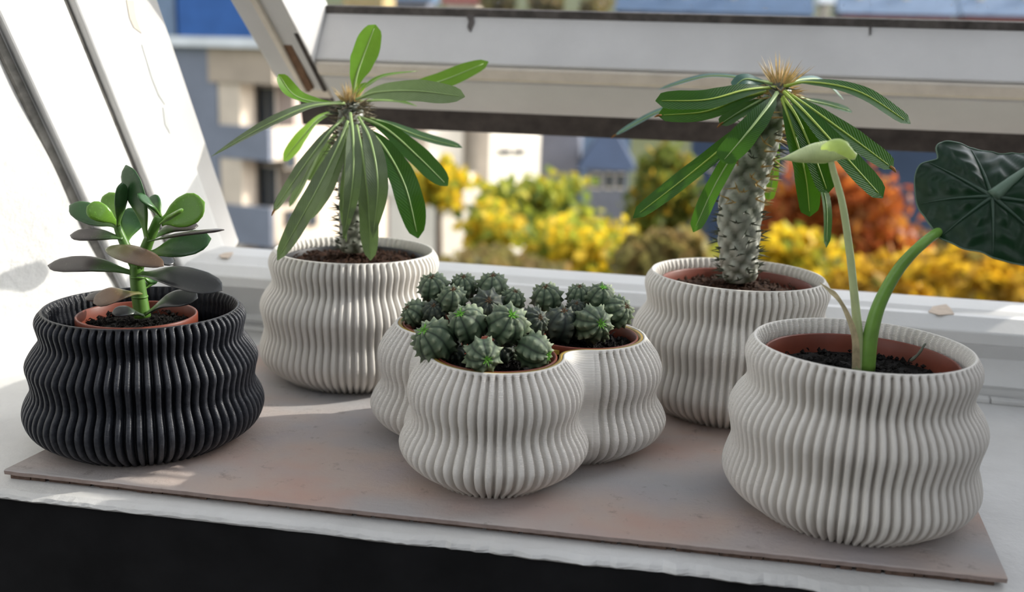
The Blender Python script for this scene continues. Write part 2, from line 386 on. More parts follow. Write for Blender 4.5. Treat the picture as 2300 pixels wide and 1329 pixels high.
# splayed plaster reveal on the left; l1 is the joint with the wooden jamb
SL = unit((0, -0.53, 0.848))                      # up along the roof slope
FR_Y, FR_Z = 0.95, 0.075                          # outer top edge of the bottom frame
def slopept(X, Y0, Z0, t): return np.array([X, Y0, Z0]) + SL * t
J0 = np.array([-0.505, 0.866, 0.0])
fd = unit((-0.055, -0.146, 0))
def plaster():
    nu, nv = 60, 60; V = []; nrm = unit(np.cross(fd, SL))
    if nrm[0] < 0: nrm = -nrm
    for j in range(nv):
        for i in range(nu):
            u = 0.75 * i / (nu - 1); t = -0.03 + 1.0 * j / (nv - 1)
            p = J0 + fd * u + SL * t - nrm * 0.004
            k = math.sin(u * 31 + t * 17) * math.sin(t * 27 - u * 9); foot = math.exp(-max(p[2], 0) / 0.012) * 0.01
            V.append(p + nrm * (k * 0.0015 + foot))
    o = mesh('wall_left', V, [tuple(reversed(f)) for f in gridfaces(nu, nv, False)], 'plaster', None, True)
    tag(o, kind='structure')
plaster()
win = empty('window_1', (-0.466, FR_Y, ZS)); tag(win, kind='structure')
def prism(prof, x0, x1, name, mat, parent, bev=0.0015, prof1=None):
    """extrude a (Y,Z) profile along X"""
    n = len(prof); prof1 = prof1 or prof
    V = [(x0, y, z) for y, z in prof] + [(x1, y, z) for y, z in prof1]
    F = [tuple(range(n - 1, -1, -1)), tuple(range(n, 2 * n))] + [(i, (i + 1) % n, n + (i + 1) % n, n + i) for i in range(n)]
    o = mesh(name, V, F, mat, parent, False)
    bm = bmesh.new(); bm.from_mesh(o.data); bmesh.ops.recalc_face_normals(bm, faces=bm.faces); bm.to_mesh(o.data); bm.free()
    if bev: bevel(o, bev)
    return o
XL, XR = -0.62, 0.78
# bottom frame of the window: skirting piece, nosing, sloped top
prism([(0.985, ZS), (0.945, ZS), (0.940, 0.004), (0.905, 0.046), (0.985, 0.046)], XL, XR, 'frame_apron', 'frame_paint', win, 0.001,
      [(0.985, ZS), (0.8575, ZS), (0.8575, 0.010), (0.879, 0.043), (0.985, 0.043)])
prism([(0.985, 0.046), (0.893, 0.046), (0.892, 0.057), (0.903, 0.066), (0.925, 0.073), (0.952, 0.0755), (0.985, 0.060)], XL, XR, 'frame_rail', 'frame_paint', win, 0.0015,
      [(0.985, 0.0425), (0.884, 0.0425), (0.883, 0.054), (0.898, 0.066), (0.918, 0.066), (0.952, 0.069), (0.985, 0.055)])
# chipped paint strip at the foot of the frame, in loose pieces
rr = random.Random(5)
def strip_y(x): k = (x - XL) / (XR - XL); return 0.945 + (0.8575 - 0.945) * k
x = -0.46
while x < 0.74:
    ln = rr.uniform(0.03, 0.09); y0, y1 = strip_y(x), strip_y(x + ln - 0.001); h = 0.0045 + rr.uniform(0, 0.002); d = 0.011 + rr.uniform(-0.002, 0.002)
    b = MB().hexa([(x, y0 - d, ZS), (x + ln - 0.001, y1 - d + rr.uniform(-.001, .001), ZS), (x + ln - 0.001, y1 - .002, ZS), (x, y0 - .002, ZS),
                   (x, y0 - d + 0.001, ZS + h * .8), (x + ln - 0.001, y1 - d + .001, ZS + h * .8), (x + ln - 0.001, y1 - .003, ZS + h), (x, y0 - .003, ZS + h)])
    bevel(b.build('loose_paint_strip', 'sill_paint', win), 0.0012); x += ln
# bare patches on the frame
def patch(pts, off, name, mat, parent, th=0.0006):
    P = [np.array(p, float) for p in pts]; n = unit(np.cross(P[1] - P[0], P[2] - P[0]))
    if n @ (CAM - P[0]) < 0: n = -n
    k = len(P); V = [p + n * off for p in P] + [p + n * (off - th) for p in P]
    F = [tuple(range(k)), tuple(range(2 * k - 1, k - 1, -1))] + [(i, k + i, k + (i + 1) % k, (i + 1) % k) for i in range(k)]
    return mesh(name, V, F, mat, parent, False)
def top_plane(x, y, z):
    a, b_ = (((0.9205, 0.0685), (0.952, 0.0714)) if x > 1200 else ((0.924, 0.072), (0.952, 0.0746)))
    P0 = np.array([0, *a]); n = unit((0, -(b_[1] - a[1]), b_[0] - a[0])); d = ray(x, y); return CAM + d * (((P0 - CAM) @ n) / (d @ n))
patch([top_plane(x, y, 0.0685) for x, y in ((2085, 700), (2095, 688), (2125, 683), (2135, 692), (2143, 705), (2110, 707))], 0.0002, 'bare_patch', 'chip_tan', win)
patch([top_plane(x, y, 0.073) for x, y in ((492, 573), (503, 568), (522, 566), (524, 570), (512, 579), (497, 578))], 0.0002, 'bare_patch', 'chip_tan', win)

def slope_board(x0, x1, c0, c1, out0, out1, t0, t1, name, mat, parent, bev=0.002, cut=True):
    """board running up the roof slope: c = (Y,Z) at the slope foot of its inner and outer edges; X from x0 to x1"""
    V = []
    for t in (t0, t1):
        for X, (Y, Z) in ((x0, c0), (x1, c0), (x1, c1), (x0, c1)):
            p = np.array([X, Y, Z]) + SL * t; V.append(p)
    o = MB().hexa(V).build(name, mat, parent)
    bm = bmesh.new(); bm.from_mesh(o.data); bmesh.ops.recalc_face_normals(bm, faces=bm.faces); bm.to_mesh(o.data); bm.free()
    if bev: bevel(o, bev)
    return o
def jamb(side):
    """jamb: outer frame board, groove, inner casing; built as a slightly splayed skin of solid boards"""
    s = side
    def X(v): return v if s < 0 else 0.0 - v + 0.154
    # points at slope parameter 0 are the feet at z ~ FR level; derived from the joint lines of the jamb
    def foot(Xv, Y, Z): return np.array([X(Xv), Y, Z])
    A = foot(-0.466, 0.952, 0.080); B = foot(-0.482, 0.886, 0.075); Bg = foot(-0.485, 0.877, 0.075); Cc = foot(-0.503, 0.8245, 0.058); Bo = foot(-0.472, 0.955, 0.08)
    def board(p, q, th, name, t0, t1, mat='jamb_paint'):
        n = unit(np.cross(q - p, SL));
        if n[0] * s > 0: n = -n           # towards the opening
        V = []
        for t in (t0, t1):
            for w_ in (p, q): V.append(w_ + SL * t)
            for w_ in (q, p): V.append(w_ + SL * t - n * th)
        o = MB().hexa(V).build(name, mat, win)
        bm = bmesh.new(); bm.from_mesh(o.data); bmesh.ops.recalc_face_normals(bm, faces=bm.faces); bm.to_mesh(o.data); bm.free()
        bevel(o, 0.002); return o
    board(A, B, 0.03, 'jamb_board', -0.02, 0.85)
    board(Bg, Cc, 0.03, 'jamb_casing', -0.09, 0.85)
    board(B + np.array([s * .006, 0, 0]), Bg + np.array([s * .006, 0, 0]), 0.01, 'jamb_groove', -0.04, 0.85, 'dark_gap')
    d = unit(Cc - Bg); c2 = Cc + d * 0.008 + np.array([s * .008, 0, 0])
    board(Cc + np.array([s * .006, 0, 0]), c2, 0.02, 'joint_gap', -0.09, 0.85, 'dark_gap')
    e = A + np.array([-s * 0.0, 0.03, 0.018])
    board(e + np.array([s * .003, 0, 0]), A + np.array([s * .003, 0, 0]), 0.03, 'outer_rebate', -0.03, 0.85, 'sash_paint')
jamb(-1); jamb(1)
# paint flakes on the left jamb
def jplane(x, y, Xv):
    A_ = np.array([-0.466, 0.952, 0.080]); B_ = np.array([-0.482, 0.886, 0.075]); n = unit(np.cross(B_ - A_, SL)); d = ray(x, y); return CAM + d * (((A_ - CAM) @ n) / (d @ n))
for pl in (((283, 0), (300, 0), (305, 40), (318, 75), (300, 62), (290, 40)), ((318, 100), (335, 150), (352, 190), (370, 235), (356, 215), (340, 175)), ((365, 240), (378, 262), (382, 300), (370, 280))):
    patch([jplane(x, y, -0.4665) for x, y in pl], 0.0005, 'paint_flake', 'bead_cream' if pl[0][0] < 300 else 'flake_grey', win)

# sash: swung outwards about its mid pivot
S0 = np.array([1.008, 0.266]); SD = np.array([-0.826, 0.563]); SN = np.array([0.563, 0.826])  # (Y,Z): interior face corner, up the sash, towards outside
def sp(t, n): q_ = S0 + SD * t + SN * n; return (q_[0], q_[1])
sash = empty('sash', (-0.385, 1.01, 0.26)); set_parent(sash, win)
SXL, SXR = -0.438, 0.604; IXL, IXR = -0.384, 0.550
def sashpart(prof, x0, x1, name, mat, bev=0.002): return prism(prof, x0, x1, name, mat, sash, bev)
TH = 0.075
# bottom rail: sloped upper face, bead, lower face
sashpart([sp(0.002, 0.004), sp(0.0, TH), sp(-0.085, TH), sp(-0.085, 0.0), sp(-0.026, 0.0), sp(-0.024, 0.0025), sp(-0.006, 0.0025)], IXL, IXR, 'bottom_rail', 'sash_paint')
sashpart([sp(0.0, -0.001), sp(0.0, 0.003), sp(-0.017, 0.002), sp(-0.017, -0.004), sp(-0.010, -0.005)], IXL + .001, IXR - .001, 'rail_bead', 'bead_cream', 0.0015)
sashpart([(1.074, 0.2245), (1.086, 0.226), (1.094, 0.199), (1.083, 0.197)], SXL + .01, SXR - .01, 'weather_strip', 'weather_strip', 0.001)
sashpart([(1.070, 0.2285), (1.084, 0.230), (1.086, 0.2245), (1.072, 0.2230)], SXL + .01, SXR - .01, 'weather_strip', 'old_putty', 0.001)
sashpart([sp(0.0, TH - .012), sp(0.006, TH - 0.006), sp(0.0, TH)], IXL, IXR, 'putty_line', 'old_putty', 0)
for a_, b_ in ((SXL, IXL), (IXR, SXR)):
    sashpart([sp(-0.052, 0.0), sp(0.72, 0.0), sp(0.72, TH), sp(-0.052, TH)], a_, b_, 'stile', 'sash_paint')
    sashpart([sp(-0.088, 0.004), sp(-0.054, 0.004), sp(-0.054, TH - .004), sp(-0.088, TH - .004)], a_ + (.018 if a_ < 0 else .003), b_ - (.003 if a_ < 0 else .018), 'stile_foot', 'bead_cream')
    sashpart([sp(-0.05, -0.005), sp(0.72, -0.005), sp(0.72, 0.001), sp(-0.05, 0.001)], a_ + .024, a_ + .030, 'stile_bead', 'bead_cream', 0.001)
sashpart([sp(0.64, 0.0), sp(0.72, 0.0), sp(0.72, TH), sp(0.64, TH)], IXL, IXR, 'top_rail', 'sash_paint')
sashpart([sp(-0.004, TH - 0.004), sp(0.65, TH - .004), sp(0.65, TH), sp(-0.004, TH)], IXL - .004, IXR + .004, 'pane', 'pane_glass', 0)
# splintered bare wood near the foot of the left stile
for (x0, x1, t0, t1, n0) in ((-0.408, -0.399, -0.045, 0.03, -0.004), (-0.413, -0.404, -0.05, -0.028, -0.0035), (-0.390, -0.3855, -0.05, 0.05, -0.0025)):
    sashpart([sp(t0, n0), sp(t1, -0.0005), sp(t1, 0.003), sp(t0, 0.003)], x0, x1, 'bare_splinter', 'bare_wood' if x0 < -0.395 else 'weather_strip', 0.0005)
# cracks and a torn putty flap on the rail
def railplane(x, y):
    P0 = np.array([0, *sp(0.001, 0.03)]); n = unit(np.cross((1, 0, 0), np.array([0, *SN]))); d = ray(x, y)
    return CAM + d * (((P0 - CAM) @ n) / (d @ n))
patch([railplane(x, y) for x, y in ((1046, 33), (1064, 34), (1066, 52), (1057, 73), (1050, 62), (1053, 48))], 0.001, 'torn_putty', 'old_putty', sash)
patch([railplane(x, y) for x, y in ((1952, 56), (1958, 56), (1956, 79), (1953, 80))], 0.001, 'torn_putty', 'old_putty', sash)

# roof slope of the room to the right of and above the window, and the right reveal
def roof_panel(name, x0, x1, t0, t1, off, th=0.05, mat='room_plaster'):
    n = np.array([0, 0.848, 0.53]); V = []
    base = np.array([0, 0.952, 0.080])
    for t in (t0, t1):
        for X, o in ((x0, off), (x1, off), (x1, off + th), (x0, off + th)): V.append(np.array([X, 0, 0]) + base + SL * t + n * o)
    o = MB().hexa(V).build(name, mat)
    bm = bmesh.new(); bm.from_mesh(o.data); bmesh.ops.recalc_face_normals(bm, faces=bm.faces); bm.to_mesh(o.data); bm.free()
    tag(o, kind='structure')
roof_panel('ceiling', 0.63, 1.45, -0.3, 1.6, -0.08, 0.21)  # unseen roof slope, thickened to keep sun off the right foreground
roof_panel('trim_2', -0.52, 0.63, 0.80, 1.6, -0.08, 0.12)
roof_panel('trim_3', -1.5, -0.52, -0.3, 1.6, 0.02, 0.06)
b = MB().box((XL - .2, 0.985, -1.0), (XR + .7, 1.04, 0.035)); tag(b.build('wall_back', 'wall_pink'), kind='structure')
b = MB().box((-1.0, -1.45, -0.95), (1.0, -1.40, 1.5)); tag(b.build('wall_rear_light_block', 'shade_dark_wall'), kind='structure')  # unseen dark wall added behind the camera to cut the fill light
b = MB().box((1.30, -2.0, -0.95), (1.38, 0.95, 0.9)); tag(b.build('wall_right', 'room_plaster'), kind='structure')

# ------------------------------------------------------------------ board under the plants
bd = empty('board', (-0.11, 0.7, 0)); tag(bd, 'pinkish marbled board lying on the window sill under all the pots', 'board')
bx0, bx1, by0, by1 = -0.4165, 0.1945, 0.531, 0.86
def board_mesh():
    V = []; n = 120; zt = 0.0; zb = -0.0032; rr = random.Random(2)
    sk = lambda y: (y - by0) * 0.10
    top = []
    for i in range(n + 1):
        x = bx0 + (bx1 - bx0) * i / n; top.append((x, by0 + rr.uniform(-.0003, .0003) + 0.0012 * math.sin(x * 9)))
    F = []
    for (x, y) in top: V.append((x, y, zb))
    for (x, y) in top: V.append((x, y - .0003, zt - .0006))
    for (x, y) in top: V.append((x, y + .0006, zt))
    for (x, y) in top: V.append((x + sk(by1), by1, zt))
    for (x, y) in top: V.append((x + sk(by1), by1, zb))
    m_ = n + 1
    for k in range(5):
        for i in range(n): F.append((k * m_ + i, k * m_ + i + 1, ((k + 1) % 5) * m_ + i + 1, ((k + 1) % 5) * m_ + i))
    F += [tuple(k * m_ for k in range(4, -1, -1)), tuple(k * m_ + n for k in range(5))]
    o = mesh('sheet', V, F, ['board_paper', 'board_edge'], bd, False)
    for p in o.data.polygons:
        if abs(p.normal.z) < 0.5: p.material_index = 1
    o.data.update()
    b = MB(); x = bx0 + .003
    while x < bx1 - .006:
        ln = rr.uniform(.002, .018); b.box((x, by0 + .0025 + rr.uniform(0, .0015), ZS + .0001), (min(x + ln, bx1 - .003), by0 + .02, -0.0033)); x += ln + rr.choice((0, 0.0006, 0.0025))
    b.box((bx0 + .004, by0 + .02, ZS + .0001), (bx1 - .004, by1 - .01, -0.0033))
    b.build('backing', 'board_backing', bd)
board_mesh()

# ------------------------------------------------------------------ planters
def prof_fn(pts):
    zs = np.array([p[0] for p in pts]); rs = np.array([p[1] for p in pts])
    P = [np.array(p, float) for p in pts]; c = np.array(bez(P, 240)); kk = np.exp(-np.linspace(-2, 2, 19) ** 2); kk /= kk.sum(); c[:, 1] = np.convolve(np.pad(c[:, 1], 9, mode='edge'), kk, mode='valid')
    return lambda z: np.interp(z, c[:, 0], c[:, 1])
PW = prof_fn([(0, .73), (.03, .78), (.11, .93), (.205, 1.0), (.30, .978), (.385, .945), (.475, .963), (.57, .988), (.66, .945), (.745, .862), (.82, .868), (.895, .892), (.955, .876), (1.0, .83)])
PB = prof_fn([(0, .73), (.03, .79), (.12, .94), (.235, 1.0), (.33, .985), (.43, .925), (.53, .935), (.62, .955), (.71, .90), (.79, .835), (.86, .845), (.92, .86), (.965, .845), (1.0, .805)])
PT = prof_fn([(0, .62), (.04, .68), (.15, .90), (.27, 1.0), (.37, .965), (.47, .885), (.56, .875), (.66, .915), (.76, .915), (.86, .86), (.94, .78), (1.0, .715)])
RIBH = np.array([0, 0.0, 0.22, 0.85, 1.0, 1.0, 1.0, 1.0, 0.85, 0.22])
def planter(name, cx, cy, Rm, H, nrib, prof, mat, label, cat='planter', depth=0.0060, rows=66, phase=0.0):
    k = len(RIBH); nu = nrib * k; th = 2 * math.pi * (np.arange(nu)) / nu + phase
    rib = np.tile(RIBH, nrib)
    zz = np.concatenate([np.linspace(0, 1, rows)])
    V = []; A = []
    for z in zz:
        fade = min(1.0, (1 - z) / 0.035); fade = fade * fade * (3 - 2 * fade)
        fade *= 0.55 + 0.45 * min(1.0, z / 0.06); rr_ = prof(z) * Rm - depth * (1 - rib) * fade
        V += list(zip(cx + rr_ * np.cos(th), cy + rr_ * np.sin(th), np.full(nu, z * H))); A += list(rib * fade * 0.9 + 0.1)
    wall = 0.0016
    rim = prof(1.0) * Rm
    inner = [(1.004, rim - 0.0004, 0), (1.004, rim - wall, 0), (0.99, rim - wall - .0004, .5)] + [(z, prof(z) * Rm - depth - 0.0016, 1) for z in (.95, .9, .84, .78, .72, .62, .5, .35, .2, .1, .06)]
    for z, r_, f_ in inner:
        rr_ = r_ + 0.0016 * (rib - 0.5) * f_
        V += list(zip(cx + rr_ * np.cos(th), cy + rr_ * np.sin(th), np.full(nu, z * H))); A += [0.3] * nu
    nv = rows + len(inner)
    F = gridfaces(nu, nv)
    F.append(tuple(range(nu - 1, -1, -1)))               # outer bottom
    F.append(tuple(range((nv - 1) * nu, nv * nu)))       # inner floor
    o = mesh(name, V, F, mat, None, True, attr=('rib', A))
    o.data.polygons[len(F) - 1].use_smooth = False; o.data.polygons[len(F) - 2].use_smooth = False
    tag(o, label, cat, 'ribbed planters'); return anchored(o, (cx, cy, 0))

def nursery(name, cx, cy, rt, zt, h, mat, label, soil_z, soil, seed=0, taper=0.8, lip=0.004, mound=0.0):
    e = empty(name, (cx, cy, zt - h)); tag(e, label, 'nursery pot', 'plastic nursery pots')
    prof = [(0.0, zt - h), (rt * taper, zt - h), (rt * (taper + 0.9 * (1 - taper)), zt - lip * 2), (rt, zt - lip * 2), (rt, zt - .0006), (rt - .0005, zt), (rt - .0012, zt), (rt - .0017, zt - .0008), (rt - 0.0025, zt - lip * 2), (rt * taper - .001, zt - h + .0015), (0.0, zt - h + .0015)]
    n = 64; V = []
    for r_, z_ in prof:
        for i in range(n): V.append((cx + max(r_, 1e-5) * math.cos(2 * math.pi * i / n), cy + max(r_, 1e-5) * math.sin(2 * math.pi * i / n), z_))
    mesh('pot_body', V, gridfaces(n, len(prof)), mat, e, True)
    # soil
    rs = np.interp(soil_z, [zt - h, zt], [rt * taper - .002, rt - .0035]); rr = random.Random(seed); V = []; nr, na = 16, 56; F = []
    for j in range(nr + 1):
        for i in range(na):
            r_ = rs * j / nr; a = 2 * math.pi * i / na
            zz = soil_z + (rr.uniform(-1, 1) * 0.0016 + mound * (1 - (j / nr) ** 2)) * (1 if j < nr else 0.2) - 0.002 * (j / nr) ** 4
            V.append((cx + r_ * math.cos(a), cy + r_ * math.sin(a), zz))
    F = gridfaces(na, nr + 1); so = MB().add(V, F)
    for k in range(260):                                   # crumbs and fibres
        a = rr.uniform(0, 6.283); r_ = rs * math.sqrt(rr.random()) * 0.96; s = rr.uniform(.0007, .0026); p = np.array([cx + r_ * math.cos(a), cy + r_ * math.sin(a), soil_z + mound * (1 - (r_ / rs) ** 2) + s * .4])
        if rr.random() < 0.3:
            d = np.array([rr.uniform(-1, 1), rr.uniform(-1, 1), rr.uniform(-.1, .5)]) * rr.uniform(.003, .008); so.tube([p, p + d * .5 + np.array([0, 0, .0008]), p + d], [.0004, .0005, .0002], 4)
        else:
            Vv = [p + np.array(v) * s * np.array([rr.uniform(.6, 1.3) for _ in range(3)]) for v in ((1, 0, 0), (-1, 0, 0), (0, 1, 0), (0, -1, 0), (0, 0, 1), (0, 0, -1))]
            so.add(Vv, [(0, 2, 4), (2, 1, 4), (1, 3, 4), (3, 0, 4), (2, 0, 5), (1, 2, 5), (3, 1, 5), (0, 3, 5)])
    tag(so.build('soil', soil, e, False), kind='stuff')
    return e

ALX, ALY = 0.1190, 0.609
PLX, PLY = -0.268, 0.794
PRX, PRY = 0.0530, 0.794
BKX, BKY = -0.3605, 0.612
planter('ribbed_planter', ALX, ALY, 0.0780, 0.1068, 80, PW, 'white_print', 'white ribbed planter holding the broad dark shield leaf, nearest the board corner')
planter('ribbed_planter', PLX, PLY, 0.0812, 0.1103, 78, PW, 'white_print', 'white ribbed planter behind the black one, holding the slim grey-green spiny palm plant', phase=.02)
planter('ribbed_planter', PRX, PRY, 0.0822, 0.1108, 78, PW, 'white_print', 'white ribbed planter with the thick-trunked glossy spiny plant, behind the triple planter', phase=.04)
planter('ribbed_planter', BKX, BKY, 0.0808, 0.0945, 76, PB, 'black_print', 'black ribbed planter with the jade plant, beside the plaster wall', depth=0.0060)
nursery('nursery_pot', ALX, ALY, 0.0578, 0.0985, 0.075, 'terracotta', 'terracotta plastic pot with wet black soil around two stalks', 0.0885, 'dark_soil', 1)
nursery('nursery_pot', PLX, PLY, 0.0600, 0.1035, 0.08, 'black_plastic', 'black plastic pot with brown soil inside the planter behind the black one', 0.1005, 'brown_soil', 2, mound=.004)
nursery('nursery_pot', PRX, PRY, 0.0600, 0.1040, 0.08, 'terracotta', 'terracotta plastic pot with dry brown soil around the thick spiny trunk', 0.0965, 'brown_soil', 3, mound=.006)
nb = at(308, 697, 0.607)
nursery('nursery_pot', nb[0], 0.607, 0.0400, 0.0905, 0.07, 'terracotta', 'small terracotta plastic pot standing loose inside the black planter', 0.0835, 'dark_soil', 4)

# triple planter
TF, TR, TL = np.array([-0.1075, 0.603]), np.array([-0.0585, 0.672]), np.array([-0.150, 0.675])
TRM, TH_ = 0.0627, 0.0835
def trefoil():
    cs = [TF, TR, TL]; cen = sum(cs) / 3; k = len(RIBH)
    lobes = []
    for c in cs: lobes.append((c, math.atan2(c[1] - cen[1], c[0] - cen[0])))
    nr = 32; half = R(101)
    def contour(z, ribdepth, scale_r=None, fade=1.0):
        P = []; A = []
        for li in range(3):
            c, a0 = lobes[li]; c2, a1 = lobes[(li + 1) % 3]
            r_ = scale_r if scale_r is not None else PT(z) * TRM
            na = nr * k
            for i in range(na):
                u = i / (na - 1); a = a0 - half + 2 * half * u
                ef = min(1, min(u, 1 - u) / 0.04); h = RIBH[i % k]
                rr_ = r_ - ribdepth * (1 - h) * ef * fade
                P.append(c + rr_ * np.array([math.cos(a), math.sin(a)])); A.append(h)
            # smooth fillet to the next lobe
            pa = c + r_ * np.array([math.cos(a0 + half), math.sin(a0 + half)]); ta = np.array([-math.sin(a0 + half), math.cos(a0 + half)])
            pb = c2 + r_ * np.array([math.cos(a1 - half), math.sin(a1 - half)]); tb = np.array([-math.sin(a1 - half), math.cos(a1 - half)])
            L = np.linalg.norm(pb - pa) * 0.45
            for i in range(1, 12):
                t = i / 12; q1 = pa + ta * L; q2 = pb - tb * L
                P.append((1 - t) ** 3 * pa + 3 * (1 - t) ** 2 * t * q1 + 3 * (1 - t) * t * t * q2 + t ** 3 * pb); A.append(0.4)
        return P, A
    rows = 64; V = []; AA = []
    for z in np.linspace(0, 1, rows):
        f = min(1, (1 - z) / 0.05); P, A = contour(z, 0.0056 * (0.5 + 0.5 * min(1.0, z / 0.08)), None, f * f * (3 - 2 * f)); n = len(P)
        V += [(p[0], p[1], z * TH_) for p in P]; AA += A
    rim = PT(1.0) * TRM
    for z, r_ in ((1.004, rim - .0004), (1.004, rim - .0018), (.96, rim - .0022), (.8, rim - .002), (.5, rim - .002), (.06, rim * .8)):
        P, A = contour(z, 0, r_); V += [(p[0], p[1], z * TH_) for p in P]; AA += A
    nv = rows + 6; F = gridfaces(n, nv); F.append(tuple(range(n - 1, -1, -1))); F.append(tuple(range((nv - 1) * n, nv * n)))
    e = empty('triple_planter', (cen[0], cen[1], 0)); tag(e, 'white ribbed planter of three joined lobes filled with small green cacti', 'planter', 'ribbed planters')
    o = mesh('shell', V, F, 'white_print', e, True, attr=('rib', AA)); o.data.polygons[len(F) - 1].use_smooth = False
    # olive-gold liner: band inside the rim and a plate between the pots
    V = []; rl = rim - .0022
    for z, r_ in ((.6, rl - .001), (1.0, rl), (1.0, rl - .0022), (.6, rl - .003)):
        P, A = contour(z, 0, r_); V += [(p[0], p[1], z * TH_) for p in P]
    mesh('liner', V, gridfaces(n, 4, True, True), 'gold_plastic', e, True)
    pr = 0.0395; P = []
    for li in (0, 1, 2):
        c, a0 = lobes[li]
        for i in range(15):
            a = a0 + math.pi + R(48) - R(96) * i / 14
            P.append(c + (pr + .0004) * np.array([math.cos(a), math.sin(a)]))
    m_ = len(P); V = [(p[0], p[1], TH_ * .965) for p in P] + [(p[0], p[1], TH_ * .93) for p in P]
    o = mesh('liner_plate', V, [tuple(range(m_)), tuple(range(2 * m_ - 1, m_ - 1, -1))] + [(i, m_ + i, m_ + (i + 1) % m_, (i + 1) % m_) for i in range(m_)], 'gold_plastic', e, False)
    for li, nm in ((0, 'terracotta pot in the front lobe of the triple planter'), (1, 'terracotta pot in the right lobe of the triple planter'), (2, 'terracotta pot in the rear left lobe of the triple planter')):
        c = lobes[li][0]; nursery('nursery_pot', c[0], c[1], pr, TH_ * 1.0, 0.06, 'terracotta', nm, TH_ - .007, 'dark_soil', 20 + li)
trefoil()

# ------------------------------------------------------------------ globular cacti
def head_mesh(name, seed, ribs=8):
    rr = random.Random(seed); k = 6; nu = ribs * k; nv = 22; V = []; A = []
    crest = [0.0, 0.35, 0.85, 1.0, 0.85, 0.35]
    for j in range(nv):
        ph = math.pi * j / (nv - 1)                     # 0 = top
        for i in range(nu):
            a = 2 * math.pi * i / nu + 0.12 * math.sin(ph * 2); c = crest[i % k]; rb = i // k
            tubr = 0.5 + 0.5 * math.cos(2 * math.pi * (j + (1.5 if rb % 2 else 0)) / 3.0)
            spike = 0.21 * (c == 1.0) * (tubr > 0.7) * (0.35 + 0.65 * math.sin(ph)) * rr.uniform(.7, 1.2)
            r_ = (0.95 + 0.045 * c * math.sin(ph) + 0.05 * tubr * c * math.sin(ph) + spike)
            zf = 1.0 if ph < math.pi / 2 else 1.15
            rad = r_ * math.sin(ph); zz = r_ * math.cos(ph) * zf
            if ph < 0.35: zz -= 0.10 * (1 - ph / 0.35)
            V.append((rad * math.cos(a), rad * math.sin(a), zz)); A.append(0.0 if c == 0 else min(1, 0.15 + 0.5 * tubr * c * (0.6 + 0.4 * math.cos(ph)) + (0.35 if spike > 0 else 0)))
    me = bpy.data.meshes.new(name); me.from_pydata(V, [], [tuple(reversed(f)) for f in gridfaces(nu, nv)]); at_ = me.attributes.new('tub', 'FLOAT', 'POINT'); at_.data.foreach_set('value', np.array(A, dtype=np.float32)); me.update()
    me.polygons.foreach_set('use_smooth', [True] * len(me.polygons)); return me
def star_mesh(name, seed, n=9, ln=0.34):
    rr = random.Random(seed); b = MB()
    for i in range(n):
        a = 2 * math.pi * i / n + rr.uniform(-.2, .2); e = rr.uniform(.3, .9); p = np.array([math.cos(a) * .10, math.sin(a) * .10, .86])
        b.cone(p, np.array([math.cos(a) * math.cos(e), math.sin(a) * math.cos(e), math.sin(e)]) * ln * rr.uniform(.7, 1.1), 0.065, 5)
    for i in range(5):
        a = rr.uniform(0, 6.28); b.cone((0.04 * math.cos(a), .04 * math.sin(a), .87), (0.08 * math.cos(a), .08 * math.sin(a), .22), .05, 4)
    me = bpy.data.meshes.new(name); me.from_pydata(b.V, [], b.F); me.update(); return me
HM = [head_mesh('head_a', 1, 8), head_mesh('head_b', 2, 9), head_mesh('head_c', 3, 7)]
HMD = [h_.copy() for h_ in HM]
for h_ in HM: h_.materials.append(MATS['head_green'])
for h_ in HMD: h_.materials.append(MATS['head_dull'])
SB, SDY = star_mesh('star_bright', 4), star_mesh('star_dry', 5, 7, .22)
SB.materials.append(MATS['tip_bright']); SDY.materials.append(MATS['tip_dry'])
def Z3(zx, zy): return 820 + zx / 2.373, 580 + zy / 2.373
def cactus(name, label, c, heads):
    e = empty(name, (c[0], c[1], TH_ - .007)); tag(e, label, 'cactus', 'clumps of small globular cacti')
    for i, (zx, zy, zr, dy, tx, ty, kind) in enumerate(heads):
        px, py = Z3(zx, zy); p = at(px, py, c[1] + dy); rad = zr / 2.373 * mpp(p) / 0.98
        # axis: from the clump, tilted so that the growing tip shows at (tx,ty) in units of the radius towards the viewer
        right, up = RGT, UPV; f2 = max(0.02, 1 - tx * tx - ty * ty) ** 0.5
        ax = unit(right * tx + up * ty - FWD * f2 * (1 if kind != 'back' else -0.3))
        qz = Vector(ax).to_track_quat('Z', 'Y')
        sh = rng.uniform(.92, 1.08)
        o = bpy.data.objects.new('head', (HMD if kind in ('dull', 'dead') else HM)[i % 3]); COL.objects.link(o)
        o.location = Vector(p) - e.location; o.parent = e; o.rotation_mode = 'QUATERNION'; o.rotation_quaternion = qz; o.scale = (rad, rad, rad * sh)
        s = bpy.data.objects.new('growing_tip', SB if kind == 'bright' else SDY); COL.objects.link(s); s.parent = o
    return e
cactus('globular_cactus', 'clump of cactus heads with bright green star tips in the front lobe', TF, [
    (628, 520, 92, -.034, .30, -.22, 'bright'), (370, 440, 112, -.012, -.55, .60, 'bright'), (545, 350, 97, -.006, -.40, .62, 'bright'), (757, 350, 106, -.004, .28, .55, 'bright'), (895, 335, 74, .012, .55, .3, 'dull'), (905, 495, 92, -.012, .85, -.25, 'bright'),
    (730, 490, 70, .0, 0, .4, 'dull'), (470, 500, 60, .0, 0, .4, 'dull')])
